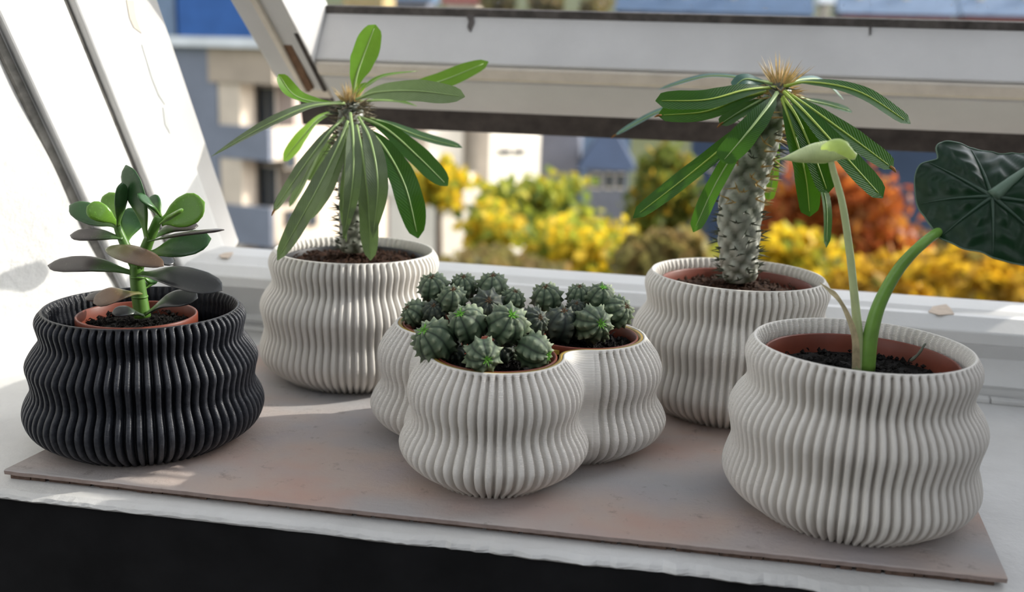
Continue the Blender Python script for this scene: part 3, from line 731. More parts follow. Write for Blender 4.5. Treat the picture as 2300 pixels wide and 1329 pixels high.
cactus('globular_cactus', 'clump of pale cactus heads in the rear left lobe of the triple planter', TL, [
    (365, 155, 78, .010, -.1, .8, 'pale'), (525, 150, 68, .018, 0, .8, 'pale'), (678, 150, 78, .016, .05, .85, 'pale'), (268, 292, 70, -.010, -.7, .5, 'pale'), (368, 285, 62, -.015, 0, .6, 'dead'), (465, 220, 74, -.012, .1, .75, 'pale'), (652, 255, 88, -.012, .1, .4, 'dead'), (785, 220, 62, .0, .3, .8, 'pale')])
cactus('globular_cactus', 'clump of cactus heads in the right lobe of the triple planter', TR, [
    (967, 212, 78, .016, -.1, .8, 'pale'), (1140, 205, 64, .022, 0, .85, 'pale'), (1257, 205, 72, .012, .1, .75, 'bright'), (1345, 285, 80, .004, .6, .4, 'pale'), (1215, 350, 95, -.014, .38, .05, 'bright'), (1050, 350, 98, -.008, .1, .85, 'dull'), (1125, 275, 52, .004, 0, .7, 'dead')])

# ------------------------------------------------------------------ leaves
PACHY = (np.array([0, .06, .14, .25, .4, .55, .7, .82, .91, .965, .99, 1.0]), np.array([.10, .12, .22, .45, .72, .92, 1.0, .95, .78, .52, .28, .04]))
BLUNT = (np.array([0, .06, .14, .25, .4, .55, .7, .84, .93, .975, .992, 1.0]), np.array([.10, .13, .25, .5, .75, .92, 1.0, .98, .88, .68, .4, .05]))
POINT = (np.array([0, .06, .14, .25, .4, .55, .7, .82, .91, .965, .99, 1.0]), np.array([.10, .12, .25, .55, .85, 1.0, .92, .70, .42, .2, .08, .02]))
def leaf(parent, pts, width, N, mat, shape=PACHY, fold=0.18, curl=0.0, rib='midrib_pale', ribr=0.0011, nseg=26, name='leaf', twist=0.0, wob=0.03, tip=None, seed=0):
    c = bez(pts, nseg); nc = 9; V = []; UV = []; N = unit(N); cr = []; rr = random.Random(seed)
    ph = rr.uniform(0, 6)
    for i, p in enumerate(c):
        t = i / (nseg - 1); T = unit(c[min(i + 1, nseg - 1)] - c[max(i - 1, 0)])
        S = unit(np.cross(T, N)); M_ = np.cross(S, T)
        if twist:
            a = twist * t; S, M_ = S * math.cos(a) + M_ * math.sin(a), M_ * math.cos(a) - S * math.sin(a)
        wd = width * 0.5 * np.interp(t, *shape); cr.append((p, M_))
        for j in range(nc):
            u = -1 + 2 * j / (nc - 1)
            ww = wd * (1 + wob * math.sin(t * 23 + ph + (2 if u > 0 else 0)) * abs(u))
            V.append(p + S * u * ww + M_ * (fold * abs(u) * wd - curl * u * u * wd)); UV.append((u * .5 + .5, t + 0.12 * abs(u)))
    F = gridfaces(nc, nseg, False)
    # orientation: front faces along +M
    a, b_, d = np.array(V[F[60][0]]), np.array(V[F[60][1]]), np.array(V[F[60][3]])
    if np.cross(b_ - a, d - a) @ cr[nseg // 3][1] < 0: F = [tuple(reversed(f)) for f in F]
    o = mesh(name, V, F, mat, None, True, uv=UV); anchored(o, c[0]); set_parent(o, parent)
    if rib:
        b = MB(); n = nseg - 1
        b.tube([cr[i][0] + cr[i][1] * 0.0002 for i in range(n)], [ribr * (1.25 - 1.05 * i / n) for i in range(n)], 6)
        r_ = b.build('midrib', rib, None, True); anchored(r_, c[0]); set_parent(r_, o)
    if tip:
        b = MB(); T = unit(c[-1] - c[-3]); b.tube([c[-1] - T * .003, c[-1], c[-1] + T * .0025 + np.array([0, 0, -.001])], [width * .05, width * .07, .0003], 6)
        r_ = b.build('dry_tip', 'tip_brown', None, True); anchored(r_, c[0]); set_parent(r_, o)
    return o

def spines_on(parent, path, rad, rows, per, ln, seed, mat='spine_grey', tmin=0.0, tmax=1.0, crown=None):
    """trunk with tubercles and triple spines; path: list of points, rad: radius function of t"""
    rr = random.Random(seed); n = 90; c = bez(path, n); nu = 60; V = []; A = []
    t0 = unit(c[1] - c[0]); a = unit(np.cross(t0, np.array([0.0, 1, 0]))); fr = []
    tubs = []
    for r_ in range(rows):
        for k in range(per): tubs.append((tmin + (tmax - tmin) * (r_ + 0.5 * (k % 2)) / rows + rr.uniform(-.006, .006), 2 * math.pi * (k / per) + r_ * 0.42 + rr.uniform(-.12, .12)))
    tt = np.array([x[0] for x in tubs]); ta = np.array([x[1] for x in tubs]); L = sum(np.linalg.norm(c[i + 1] - c[i]) for i in range(n - 1))
    for i in range(n):
        T = unit(c[min(i + 1, n - 1)] - c[max(i - 1, 0)]); a = unit(a - T * (a @ T)); b_ = np.cross(T, a); fr.append((c[i], a, b_, T)); t = i / (n - 1); R0 = rad(t)
        for j in range(nu):
            th = 2 * math.pi * j / nu; dth = (th - ta + math.pi) % (2 * math.pi) - math.pi
            d2 = ((t - tt) * L / (R0 * .42)) ** 2 + (dth / .42) ** 2; g = float(np.exp(-d2).max())
            r_ = R0 * (0.90 + 0.22 * g); V.append(c[i] + (a * math.cos(th) + b_ * math.sin(th)) * r_); A.append(max(0, g * 1.4 - .5))
    F = gridfaces(nu, n) + [tuple(range((n - 1) * nu, n * nu))]
    tr = mesh('trunk', V, F, 'trunk_skin', None, True, attr=('tub', A)); anchored(tr, c[0]); set_parent(tr, parent)
    b = MB(); bd_ = MB()
    for t, th in tubs:
        i = min(n - 1, max(0, int(round(t * (n - 1))))); p, aa, bb, T = fr[i]; dr = aa * math.cos(th) + bb * math.sin(th); sd_ = np.cross(T, dr); q_ = p + dr * rad(t) * 1.02
        l_ = ln * rr.uniform(.7, 1.2) * (0.6 + 0.4 * t)
        tgt = b if (t > .35 and rr.random() < .75) else bd_
        for s_, k_ in ((1, 1), (-1, 1), (0, .8)):
            tgt.cone(q_, unit(dr + sd_ * s_ * rr.uniform(.35, .7) + T * rr.uniform(-.3, .45) + (0 if s_ else T * .4)) * l_ * k_, 0.0009, 4)
    cw = MB()
    if crown:
        p, aa, bb, T = fr[-1]; ncr, lcr, spread = crown
        for k in range(ncr):
            th = rr.uniform(0, 6.283); e = math.sqrt(rr.random()) * spread; d_ = unit(T * math.cos(e) + (aa * math.cos(th) + bb * math.sin(th)) * math.sin(e))
            cw.cone(p + (aa * math.cos(th) + bb * math.sin(th)) * rad(1) * min(1, e) * .9 - T * .004, d_ * lcr * rr.uniform(.6, 1.15), 0.0008, 4)
    for bb_, mt, nm_ in ((b, mat, 'spines'), (bd_, 'spine_dark', 'spines'), (cw, 'spine_crown', 'crown_spines')):
        o = bb_.build(nm_, mt, None, False); anchored(o, c[0]); set_parent(o, parent); tag(o, kind='stuff')
    return fr

def zoomer(ox, oy, s): return lambda zx, zy: (ox + zx / s, oy + zy / s)
UPW = np.array([0, 0, 1.0]); TOCAM = -FWD

# ---- slim spiny palm plant (behind the black planter)
Z2 = zoomer(440, 20, 2.214)
pl = empty('spiny_palm_plant', (PLX, PLY - .004, 0.1035)); tag(pl, 'slim spiny palm-like plant with long drooping grey-green leaves', 'potted plant', 'spiny palm-like succulents')
def P2(zx, zy, dy=0.0): return at(*Z2(zx, zy), PLY - .004 + dy)
tp = [P2(785, 1205), P2(782, 1050), P2(778, 850), P2(772, 680), P2(770, 520), P2(768, 455)]
km = mpp(P2(780, 800)) / 2.214
spines_on(pl, tp, lambda t: km * float(np.interp(t, [0, .1, .5, .8, .93, 1], [63, 66, 66, 58, 50, 28])), 19, 8, 0.016, 3, 'spine_grey', .03, .97, crown=(90, .020, .8))
LG, LF = 'leaf_grey_green', 'leaf_fresh'
def lf2(pts, wz, N, mat=LG, **kw):
    P = [P2(*p) for p in pts]; leaf(pl, P, wz * km * 1.08, N, mat, seed=len(pl.children), **kw)
C_ = TOCAM
lf2([(782, 430, .003), (800, 330, .006), (835, 230, .012), (893, 78, .02)], 118, C_ + np.array([.5, 0, .1]), LF, fold=.25)
lf2([(795, 430, .01), (850, 385, .015), (940, 335, .025), (1115, 308, .04)], 44, UPW + .25 * C_, LF, fold=.3, shape=POINT)
lf2([(800, 450, -.008), (900, 415, -.02), (1090, 408, -.038), (1338, 437, -.05)], 104, C_ + .25 * UPW, LG, fold=.1)
lf2([(800, 440, .01), (1000, 420, .03), (1230, 355, .05), (1455, 262, .07)], 88, C_ + .2 * UPW, LF, fold=.15)
lf2([(800, 462, .01), (920, 455, .02), (1010, 462, .03), (1102, 484, .04)], 52, C_ * .5 + UPW, LF, fold=.25, shape=POINT)
lf2([(740, 462, -.004), (620, 468, -.012), (490, 430, -.02), (410, 325, -.022)], 78, C_ * .35 + UPW, LF, fold=.35, twist=.5)
lf2([(740, 470, -.01), (560, 488, -.03), (340, 585, -.05), (75, 735, -.06)], 68, C_ * .8 + UPW, LG, fold=.25, shape=POINT)
lf2([(730, 500, .012), (620, 545, .03), (530, 640, .045), (435, 755, .05)], 90, C_ + .6 * UPW, LF, fold=.15)
lf2([(740, 540, -.012), (660, 620, -.03), (540, 780, -.045), (385, 1010, -.05)], 74, C_ + np.array([-.5, 0, .3]), LG, fold=.2, tip=True)
lf2([(740, 560, .01), (640, 650, .02), (555, 810, .03), (465, 985, .03)], 58, C_ + np.array([-.4, 0, .2]), LG, fold=.2)
lf2([(755, 560, -.02), (700, 700, -.045), (580, 940, -.07), (405, 1250, -.078)], 96, C_ + np.array([-.35, 0, .1]), LG, fold=.15)
lf2([(758, 580, -.012), (720, 720, -.03), (640, 900, -.045), (540, 1050, -.05)], 88, C_ + np.array([-.3, 0, .1]), LG, fold=.15)
lf2([(740, 560, .014), (680, 650, .03), (610, 760, .035), (560, 855, .035)], 56, C_ + np.array([-.3, 0, .1]), LG, fold=.2)
lf2([(768, 520, -.022), (782, 650, -.05), (778, 880, -.066), (733, 1150, -.06)], 72, C_ + np.array([.25, 0, .1]), LG, fold=.25, shape=POINT)
lf2([(762, 600, -.02), (745, 800, -.042), (735, 980, -.05), (748, 1160, -.045)], 42, C_ + np.array([-.5, 0, .1]), LG, fold=.2, shape=POINT)
lf2([(810, 540, -.02), (870, 660, -.05), (905, 880, -.066), (880, 1140, -.06)], 92, C_ + np.array([.15, 0, .1]), LG, fold=.12, shape=POINT)
lf2([(800, 580, -.018), (835, 760, -.04), (860, 1000, -.052), (868, 1250, -.052)], 88, C_ + np.array([-.1, 0, .1]), LG, fold=.15)
lf2([(820, 570, -.012), (930, 680, -.03), (1040, 880, -.045), (1105, 1140, -.05)], 126, C_ + np.array([.35, 0, .25]), 'leaf_dark_gloss', fold=.15)
lf2([(820, 540, -.006), (950, 600, -.015), (1110, 740, -.02), (1252, 880, -.022)], 104, C_ + np.array([.2, 0, .5]), 'leaf_dark_gloss', fold=.15)
lf2([(820, 530, .004), (960, 575, .012), (1130, 640, .02), (1325, 690, .024)], 108, C_ * .5 + UPW + np.array([.35, 0.2, 0]), 'leaf_dark_gloss', fold=.12)
lf2([(815, 560, .004), (900, 640, .012), (960, 720, .016), (1030, 820, .02)], 44, C_ + np.array([.4, 0, .2]), 'leaf_dark_gloss', fold=.2)
lf2([(785, 445, 0), (800, 420, 0), (820, 395, 0), (848, 365, .002)], 38, C_ + np.array([-.3, 0, .1]), LF, fold=.3, shape=POINT)

# ---- stout spiny plant
Z4 = zoomer(1350, 100, 2.2917)
prp = empty('spiny_palm_plant', (PRX, PRY - .004, 0.1)); tag(prp, 'stout leaning spiny trunk with glossy dark green leaves and straw-coloured crown', 'potted plant', 'spiny palm-like succulents')
def P4(zx, zy, dy=0.0): return at(*Z4(zx, zy), PRY - .004 + dy)
tp = [P4(720, 1215), P4(710, 1080), P4(714, 900), P4(738, 720), P4(795, 560), P4(865, 400), P4(908, 270), P4(925, 195)]
kr = mpp(P4(780, 700)) / 2.2917
spines_on(prp, tp, lambda t: kr * float(np.interp(t, [0, .08, .3, .5, .65, .8, .92, 1], [78, 90, 106, 104, 84, 76, 62, 34])), 19, 9, 0.016, 9, 'spine_straw', .03, .97, crown=(90, .025, .85))
LD, LB = 'leaf_dark_gloss', 'leaf_blue_green'
def lf4(pts, wz, N, mat=LD, **kw):
    P = [P4(*p) for p in pts]; kw.setdefault('shape', BLUNT); leaf(prp, P, wz * kr * 1.08, N, mat, seed=40 + len(prp.children), **kw)
lf4([(890, 200, .012), (740, 175, .03), (540, 165, .05), (295, 232, .06)], 66, C_ * .5 + UPW, LB, fold=.15, shape=PACHY)
lf4([(880, 205, -.004), (800, 185, -.01), (735, 180, -.016), (682, 222, -.02)], 66, C_ + .3 * UPW, LB, fold=.1, curl=.2)
lf4([(900, 220, -.008), (740, 235, -.03), (540, 285, -.05), (280, 290, -.06)], 108, C_ + .6 * UPW, LD, fold=.12, rib='midrib_yellow')
lf4([(890, 235, -.002), (720, 275, -.018), (540, 345, -.03), (292, 365, -.04)], 92, C_ + .4 * UPW, LD, fold=.12, rib='midrib_yellow', tip=True)
lf4([(890, 240, .012), (640, 290, .045), (330, 335, .07), (65, 470, .08)], 66, C_ * .6 + UPW, LB, fold=.15, shape=PACHY, tip=True)
lf4([(890, 255, -.002), (800, 300, -.015), (710, 350, -.02), (612, 412, -.024)], 92, C_ * .6 + UPW, LD, fold=.1, tip=True)
lf4([(905, 250, -.02), (850, 330, -.045), (740, 470, -.065), (622, 608, -.072)], 122, C_ + .8 * UPW + np.array([-.2, 0, 0]), LD, fold=.14, ribr=.0014)
lf4([(880, 280, -.006), (740, 430, -.03), (480, 650, -.05), (165, 893, -.058)], 96, C_ + np.array([-.3, 0, .8]), LD, fold=.14, rib='midrib_yellow')
lf4([(885, 300, -.01), (760, 450, -.035), (600, 700, -.055), (475, 965, -.06)], 80, C_ + np.array([-.4, 0, .6]), LD, fold=.14)
lf4([(945, 215, -.01), (1080, 195, -.03), (1330, 245, -.05), (1592, 408, -.06)], 96, C_ + 1.0 * UPW + np.array([.2, 0, 0]), LD, fold=.12, rib='midrib_yellow')
lf4([(945, 205, .012), (1050, 180, .03), (1140, 190, .045), (1250, 285, .055)], 84, C_ * .5 + UPW, LB, fold=.12, shape=PACHY)
lf4([(945, 240, .01), (1060, 285, .03), (1170, 310, .04), (1292, 345, .046)], 86, C_ * .5 + UPW, LD, fold=.12)
lf4([(945, 240, -.012), (1080, 330, -.03), (1290, 480, -.046), (1505, 640, -.055)], 118, C_ + np.array([.3, 0, .6]), LD, fold=.12, rib='midrib_yellow', tip=True)
lf4([(940, 245, -.018), (1060, 360, -.045), (1260, 580, -.066), (1450, 790, -.075)], 116, C_ + np.array([.2, 0, .5]), LD, fold=.12, rib='midrib_yellow')
lf4([(935, 270, -.018), (1010, 380, -.04), (1100, 580, -.055), (1168, 765, -.06)], 106, C_ + np.array([.15, 0, .4]), LD, fold=.12, rib='midrib_yellow')
lf4([(930, 280, -.02), (980, 420, -.042), (1050, 660, -.052), (1075, 885, -.056)], 110, C_ + np.array([.1, 0, .3]), LD, fold=.12, rib='midrib_yellow')
lf4([(940, 280, -.004), (1040, 480, -.02), (1150, 780, -.028), (1160, 1045, -.03)], 80, C_ * .6 + np.array([.7, 0, .3]), LD, fold=.16)
lf4([(910, 300, .016), (900, 480, .04), (885, 660, .05), (862, 805, .05)], 64, C_ + np.array([.2, 0, .2]), LF, fold=.12)
lf4([(935, 280, .004), (1000, 380, .015), (1070, 450, .02), (1150, 500, .022)], 50, C_ + UPW, LD, fold=.2)

# ---- jade plant
Z1 = zoomer(0, 340, 1.796)
JY = 0.607
jp = empty('jade_plant', (nb[0], JY, 0.083)); tag(jp, 'small jade plant with fleshy green and purplish grey leaves', 'potted plant')
def P1(zx, zy, dy=0.0): return at(*Z1(zx, zy), JY + dy)
kj = mpp(P1(560, 500)) / 1.796
b = MB()
main = bez([P1(575, 668), P1(562, 580), P1(552, 500), P1(552, 455)], 14); b.tube(main, [kj * x for x in np.linspace(33, 26, 14)], 12)
b.tube(bez([P1(552, 470), P1(580, 410), P1(600, 360), P1(618, 320), P1(640, 265)], 12), [kj * x for x in np.linspace(25, 17, 12)], 10)
b.tube(bez([P1(552, 470), P1(520, 410), P1(497, 360), P1(478, 315), P1(470, 285)], 12), [kj * x for x in np.linspace(24, 14, 12)], 10)
o = b.build('stem', 'jade_stem', None, True); anchored(o, main[0]); set_parent(o, jp)
b = MB()
for zz_ in (505, 585, 640): pc = P1(557 + (zz_ - 500) * .09, zz_); b.tube([pc + np.array([0, 0, -.0006]), pc + np.array([0, 0, .0006])], kj * 32, 12)
o = b.build('stem_ring', 'jade_stem', None, True); anchored(o, main[0]); set_parent(o, jp)
JS = (np.array([0, .08, .2, .4, .6, .78, .9, .97, 1.0]), np.array([.30, .28, .40, .75, .98, 1.0, .78, .42, .05]))
def jl(pts, wz, N, mat, th=24, JS=JS):
    P = [P1(*p) for p in pts]; n = 20; c = bez(P, n); nu = 14; V = []; UV = []; N = unit(N)
    for i, p in enumerate(c):
        t = i / (n - 1); T = unit(c[min(i + 1, n - 1)] - c[max(i - 1, 0)]); S = unit(np.cross(T, N)); M_ = np.cross(S, T)
        s_ = float(np.interp(t, *JS)); w_ = wz * .58 * kj * s_; h_ = max(th * .5 * kj * min(1, s_ * 1.3) * (1 - .35 * t), .0003)
        for j in range(nu):
            a = 2 * math.pi * j / nu; cu = math.copysign(abs(math.cos(a)) ** .85, math.cos(a)); V.append(p + S * cu * w_ + M_ * (math.sin(a) * h_ + .10 * cu * cu * w_)); UV.append((cu * .5 + .5, t))
    F = gridfaces(nu, n) + [tuple(range(nu - 1, -1, -1)), tuple(range((n - 1) * nu, n * nu))]
    o = mesh('leaf', V, F, mat, None, True, uv=UV); anchored(o, c[0]); set_parent(o, jp)
JG, JBt, JGr, JD, JBr = 'jade_green', 'jade_bright', 'jade_grey', 'jade_dark', 'jade_brown'
jl([(470, 300), (400, 270, .004), (280, 218, .006)], 78, C_ + .5 * UPW, JG)
jl([(470, 290, -.004), (420, 255, -.012), (350, 222, -.016)], 66, C_ + .3 * UPW, JBt)
jl([(472, 290, .006), (452, 225, .014), (440, 165, .018)], 68, C_, JBt)
jl([(476, 300, -.008), (485, 220, -.014), (492, 125, -.018)], 50, np.array([1, -.5, 0]), JG)
jl([(592, 350, -.004), (565, 220, -.012), (508, 55, -.012)], 92, C_ + np.array([-.55, 0, .1]), JG)
jl([(502, 372, .004), (525, 300, .014), (560, 232, .02)], 86, C_ + np.array([.2, 0, .2]), JG)
jl([(648, 262, -.008), (605, 215, -.016), (553, 170, -.02)], 44, UPW + .4 * C_, JG)
jl([(645, 262, .004), (628, 220, .01), (605, 182, .014)], 56, C_, JG)
jl([(650, 285, .002), (720, 255, .004), (826, 205, .006)], 112, C_ + np.array([.1, 0, .2]), JBt)
jl([(648, 290, -.01), (690, 262, -.02), (736, 236, -.026)], 38, UPW + .5 * C_, JBt)
jl([(600, 362, -.008), (730, 335, -.022), (905, 316, -.026)], 42, UPW + .1 * C_, JGr, 18)
jl([(615, 350, .004), (700, 308, .014), (800, 300, .02)], 62, UPW + .6 * C_, JGr)
jl([(605, 415, -.002), (710, 385, 0), (852, 352, .002)], 92, C_ + .4 * UPW, JG)
jl([(495, 350, -.002), (400, 338, -.006), (283, 338, -.008)], 62, C_ * .8 + UPW, JGr)
jl([(535, 490, -.002), (380, 458, -.008), (193, 460, -.01)], 80, C_ * .8 + UPW, JGr)
jl([(430, 390, -.014), (540, 420, -.026), (660, 462, -.034)], 82, UPW + .8 * C_, JBr, 30, (np.array([0, .05, .15, .3, .5, .75, .9, .97, 1]), np.array([.1, .4, .68, .92, 1, .85, .55, .3, .05])))
jl([(565, 495, -.004), (690, 500, -.022), (897, 560, -.036)], 104, C_ * .8 + UPW, JD)
jl([(575, 500, .004), (605, 520, .01), (640, 495, .016)], 46, C_ + UPW, JG)
jl([(575, 460, .01), (640, 440, .022), (706, 440, .03)], 66, C_ * .8 + UPW, JD)
jl([(565, 572, -.012), (480, 575, -.03), (376, 612, -.04)], 84, C_ * .7 + UPW, JBr)
jl([(560, 582, .002), (450, 578, -.002), (342, 592, -.004)], 54, C_ * .6 + UPW, JGr)
jl([(580, 662, -.012), (520, 645, -.022), (452, 652, -.028)], 54, C_ * .7 + UPW, JD)
jl([(590, 655, -.004), (680, 600, -.014), (797, 592, -.018)], 88, C_ * .8 + UPW, JD)
jl([(575, 560, .006), (605, 530, .014), (632, 512, .018)], 40, C_ + UPW, JG)

# ---- shield-leaf plant
Z5 = zoomer(1600, 280, 2.2914)
AY = ALY - .004
ap = empty('shield_leaf_plant', (ALX, AY, 0.089)); tag(ap, 'plant with one broad dark green shield leaf and one pale rolled young leaf', 'potted plant')
def P5(zx, zy, dy=0.0): return at(*Z5(zx, zy), AY + dy)
ka = mpp(P5(760, 1000)) / 2.2914
def part(o, base, par=ap): anchored(o, base); set_parent(o, par); return o
pa_ = bez([P5(752, 1262), P5(752, 1120), P5(738, 950), P5(705, 640), P5(668, 400), P5(622, 235), P5(608, 175)], 30)
part(MB().tube(pa_, [ka * float(np.interp(i / 29, [0, .15, .4, 1], [34, 27, 20, 14])) for i in range(30)], 14).build('leaf_stalk', 'stalk_pale', None, True), pa_[0])
pb_ = bez([P5(792, 1262), P5(815, 1080), P5(865, 910), P5(965, 735), P5(1090, 605), P5(1200, 528, .018), P5(1330, 440, .034), P5(1440, 385, .026)], 36)
part(MB().tube(pb_, [ka * float(np.interp(i / 35, [0, .2, .5, 1], [44, 36, 27, 20])) for i in range(36)], 14).build('leaf_stalk', 'stalk_green', None, True), pb_[0])
sh_ = [P5(740, 1250, -.003), P5(735, 1100, -.006), P5(690, 965, -.008), P5(640, 885, -.008), P5(600, 850, -.006), P5(553, 813, -.004)]
leaf(ap, sh_, 34 * ka, C_ + np.array([-.4, 0, .1]), 'dry_sheath', shape=(np.array([0, .2, .5, .7, .85, 1]), np.array([1.2, 1.0, .55, .8, .4, .1])), fold=.5, rib=None, name='dry_sheath')
# rolled young leaf: a pointed scroll
def young():
    n = 30; nu = 22; V = []; UV = []
    ax = bez([P5(325, 182), P5(430, 165), P5(560, 145), P5(660, 140), P5(738, 165)], n)
    W = np.array([.02, .12, .42, .72, .92, 1.0, .92, .7, .5, .3])
    for i, p in enumerate(ax):
        t = i / (n - 1); w_ = float(np.interp(t, np.linspace(0, 1, 10), W)) * 72 * ka
        T = unit(ax[min(i + 1, n - 1)] - ax[max(i - 1, 0)]); U_ = unit(UPW - T * (UPW @ T)); D_ = np.cross(T, U_)
        for j in range(nu):
            a = R(-150) + R(470) * j / (nu - 1); r_ = w_ * (1 - .34 * j / (nu - 1)) * (1 + .04 * math.sin(9 * a + 25 * t))
            V.append(p + (U_ * math.cos(a) * .9 + D_ * math.sin(a) * .8) * r_); UV.append((j / nu, t))
    part(mesh('young_leaf', V, gridfaces(nu, n, False), 'young_leaf', None, True, uv=UV), pa_[-1])
    ov = [P5(560, 112, -.014), P5(605, 96, -.020), P5(655, 102, -.024), P5(700, 130, -.024), P5(738, 160, -.020)]
    leaf(ap, ov, 78 * ka, C_ + np.array([0, 0, .3]), 'young_fold', shape=(np.array([0, .3, .6, .9, 1]), np.array([.4, 1, 1, .8, .3])), fold=.2, curl=.5, rib=None, name='young_leaf_fold')
young()
# the broad leaf
def shield():
    outl = [(1440, 85), (1330, 66), (1260, 60), (1205, 60), (1170, 80), (1158, 105), (1168, 140), (1160, 156), (1110, 165), (1075, 185), (1056, 225), (1057, 290), (1078, 370), (1125, 445), (1165, 505), (1215, 560), (1300, 610), (1400, 642), (1520, 672), (1660, 690), (1800, 670), (1930, 600), (2030, 480), (2080, 340), (2060, 210), (1980, 140), (1860, 110), (1740, 105), (1600, 98), (1520, 92)]
    cpx = np.array([1440, 372.0])
    nrm = unit(TOCAM * 1.0 + UPW * .45 + np.array([-.25, 0, 0])); O = P5(1440, 372, .010)
    def onplane(zx, zy):
        d = ray(*Z5(zx, zy)); return CAM + d * (((O - CAM) @ nrm) / (d @ nrm))
    B = [onplane(*q_) for q_ in outl]
    # resample outline closed
    Bc = bez(B + [B[0]], 145)[:-1]; na = 144; nr = 22
    ang = [math.atan2(float((p - O) @ UPV), float((p - O) @ RGT)) for p in Bc]
    veins = [R(v) for v in (38, 95, 138, 175, 212, 262, 312, 350)]
    def vd(a): return min(abs((a - v + math.pi) % (2 * math.pi) - math.pi) for v in veins)
    V = []; UV = []
    for j in range(nr + 1):
        for i in range(na):
            t = j / nr; p = O + (Bc[i] - O) * t; d = vd(ang[i]); rr_ = np.linalg.norm(Bc[i] - O) * t
            g = math.exp(-(d * (rr_ + .004) / .004) ** 2)
            quilt = (1 - g) * .0026 * (1 - .5 * t) + .0008 * math.sin(rr_ * math.cos(min(d * 1.6, 1.5)) * 620) * (1 - g) * min(1, t * 3)
            h = quilt * min(1, t * 4) - .010 * t * t + .004 * math.sin(3 * ang[i] + 1) * t * t
            V.append(p + nrm * h); UV.append((t, i / na))
    F = [tuple(reversed(f)) if True else f for f in gridfaces(na, nr + 1)]
    a, b_, d = [np.array(V[k]) for k in (F[na * 8][0], F[na * 8][1], F[na * 8][3])]
    if np.cross(b_ - a, d - a) @ nrm < 0: F = [tuple(reversed(f)) for f in F]
    bl = part(mesh('leaf_blade', V, F, 'shield_leaf', None, True, uv=UV), O)
    # rim and veins
    rimp = [V[nr * na + i] for i in range(na)] + [V[nr * na]]
    r_ = MB().tube(rimp, .0005, 5, False).build('leaf_margin', 'vein_pale', None, True); anchored(r_, O); set_parent(r_, bl)
    for v in veins:
        i = int(np.argmin([abs((a - v + math.pi) % (2 * math.pi) - math.pi) for a in ang])); pts = [np.array(V[j * na + i]) + nrm * .0003 for j in range(0, nr, 1)]
        big = abs(v - R(38)) < .01
        r_ = MB().tube(pts, [(.0042 if big else .0012) * (1.05 - j / nr) for j in range(len(pts))], 8).build('vein', 'vein_pale' if big else 'vein_dark', None, True); anchored(r_, O); set_parent(r_, bl)
shield()
# a dry twig in the wet soil
tw = bez([P5(1020, 1215, .01), P5(1060, 1180, .012), P5(1092, 1132, .014), P5(1098, 1128, .015)], 8)
tag(anchored(MB().tube(tw, [.0009, .0011, .0008, .0009, .0007, .0007, .0006, .0004], 6).build('twig', 'spine_dark', None, True), tw[0]), 'small dark twig poking out of the wet black soil', 'twig')

# ------------------------------------------------------------------ outdoors
def terrain():
    V = []; xs = np.linspace(-140, 140, 60); ys = np.concatenate([np.linspace(1.1, 60, 40), np.linspace(64, 330, 50)])
    for y in ys:
        for x in xs:
            z = -11.5 if y < 55 else -11.5 + (y - 55) * .17 + max(0, y - 150) * .12
            V.append((x, y, z + .6 * math.sin(x * .13 + y * .07)))
    o = mesh('ground', V, gridfaces(len(xs), len(ys), False), 'ground_grass', None, True); tag(o, kind='structure')
terrain()
GZ = -11.5
class Wall:
    """vertical facade plane: origin O, horizontal unit direction U, outward normal Nn"""
    def __init__(s, px, py, Y, ang):
        s.O = at(px, py, Y); s.U = np.array([math.cos(ang), math.sin(ang), 0]); s.N = np.array([s.U[1], -s.U[0], 0])
        if s.N @ (CAM - s.O) < 0: s.N = -s.N
    def hit(s, px, py, off=0.0):
        d = ray(px, py); q_ = CAM + d * (((s.O + s.N * off - CAM) @ s.N) / (d @ s.N)); return float((q_ - s.O) @ s.U), float(q_[2])
    def box(s, u0, u1, z0, z1, n0, n1, name, mat, parent, bev=0):
        V = []
        for z in (z0, z1):
            for u, n in ((u0, n0), (u1, n0), (u1, n1), (u0, n1)): V.append(s.O * np.array([1, 1, 0]) + s.U * u + s.N * n + np.array([0, 0, z]))
        o = MB().hexa(V).build(name, mat, None)
        bm = bmesh.new(); bm.from_mesh(o.data); bmesh.ops.recalc_face_normals(bm, faces=bm.faces); bm.to_mesh(o.data); bm.free()
        anchored(o, V[0]); set_parent(o, parent); return o
    def pbox(s, px0, py0, px1, py1, n0, n1, name, mat, parent):
        """box whose outer face covers a photo rectangle on the plane offset n1"""
        ym = (py0 + py1) / 2; xm = (px0 + px1) / 2
        ua, ub = s.hit(px0, ym, n1)[0], s.hit(px1, ym, n1)[0]; za, zb = s.hit(xm, py1, n1)[1], s.hit(xm, py0, n1)[1]
        return s.box(min(ua, ub), max(ua, ub), za, zb, n0, n1, name, mat, parent)
def building(name, label, loc):
    e = empty(name, loc); tag(e, label, 'building'); return e

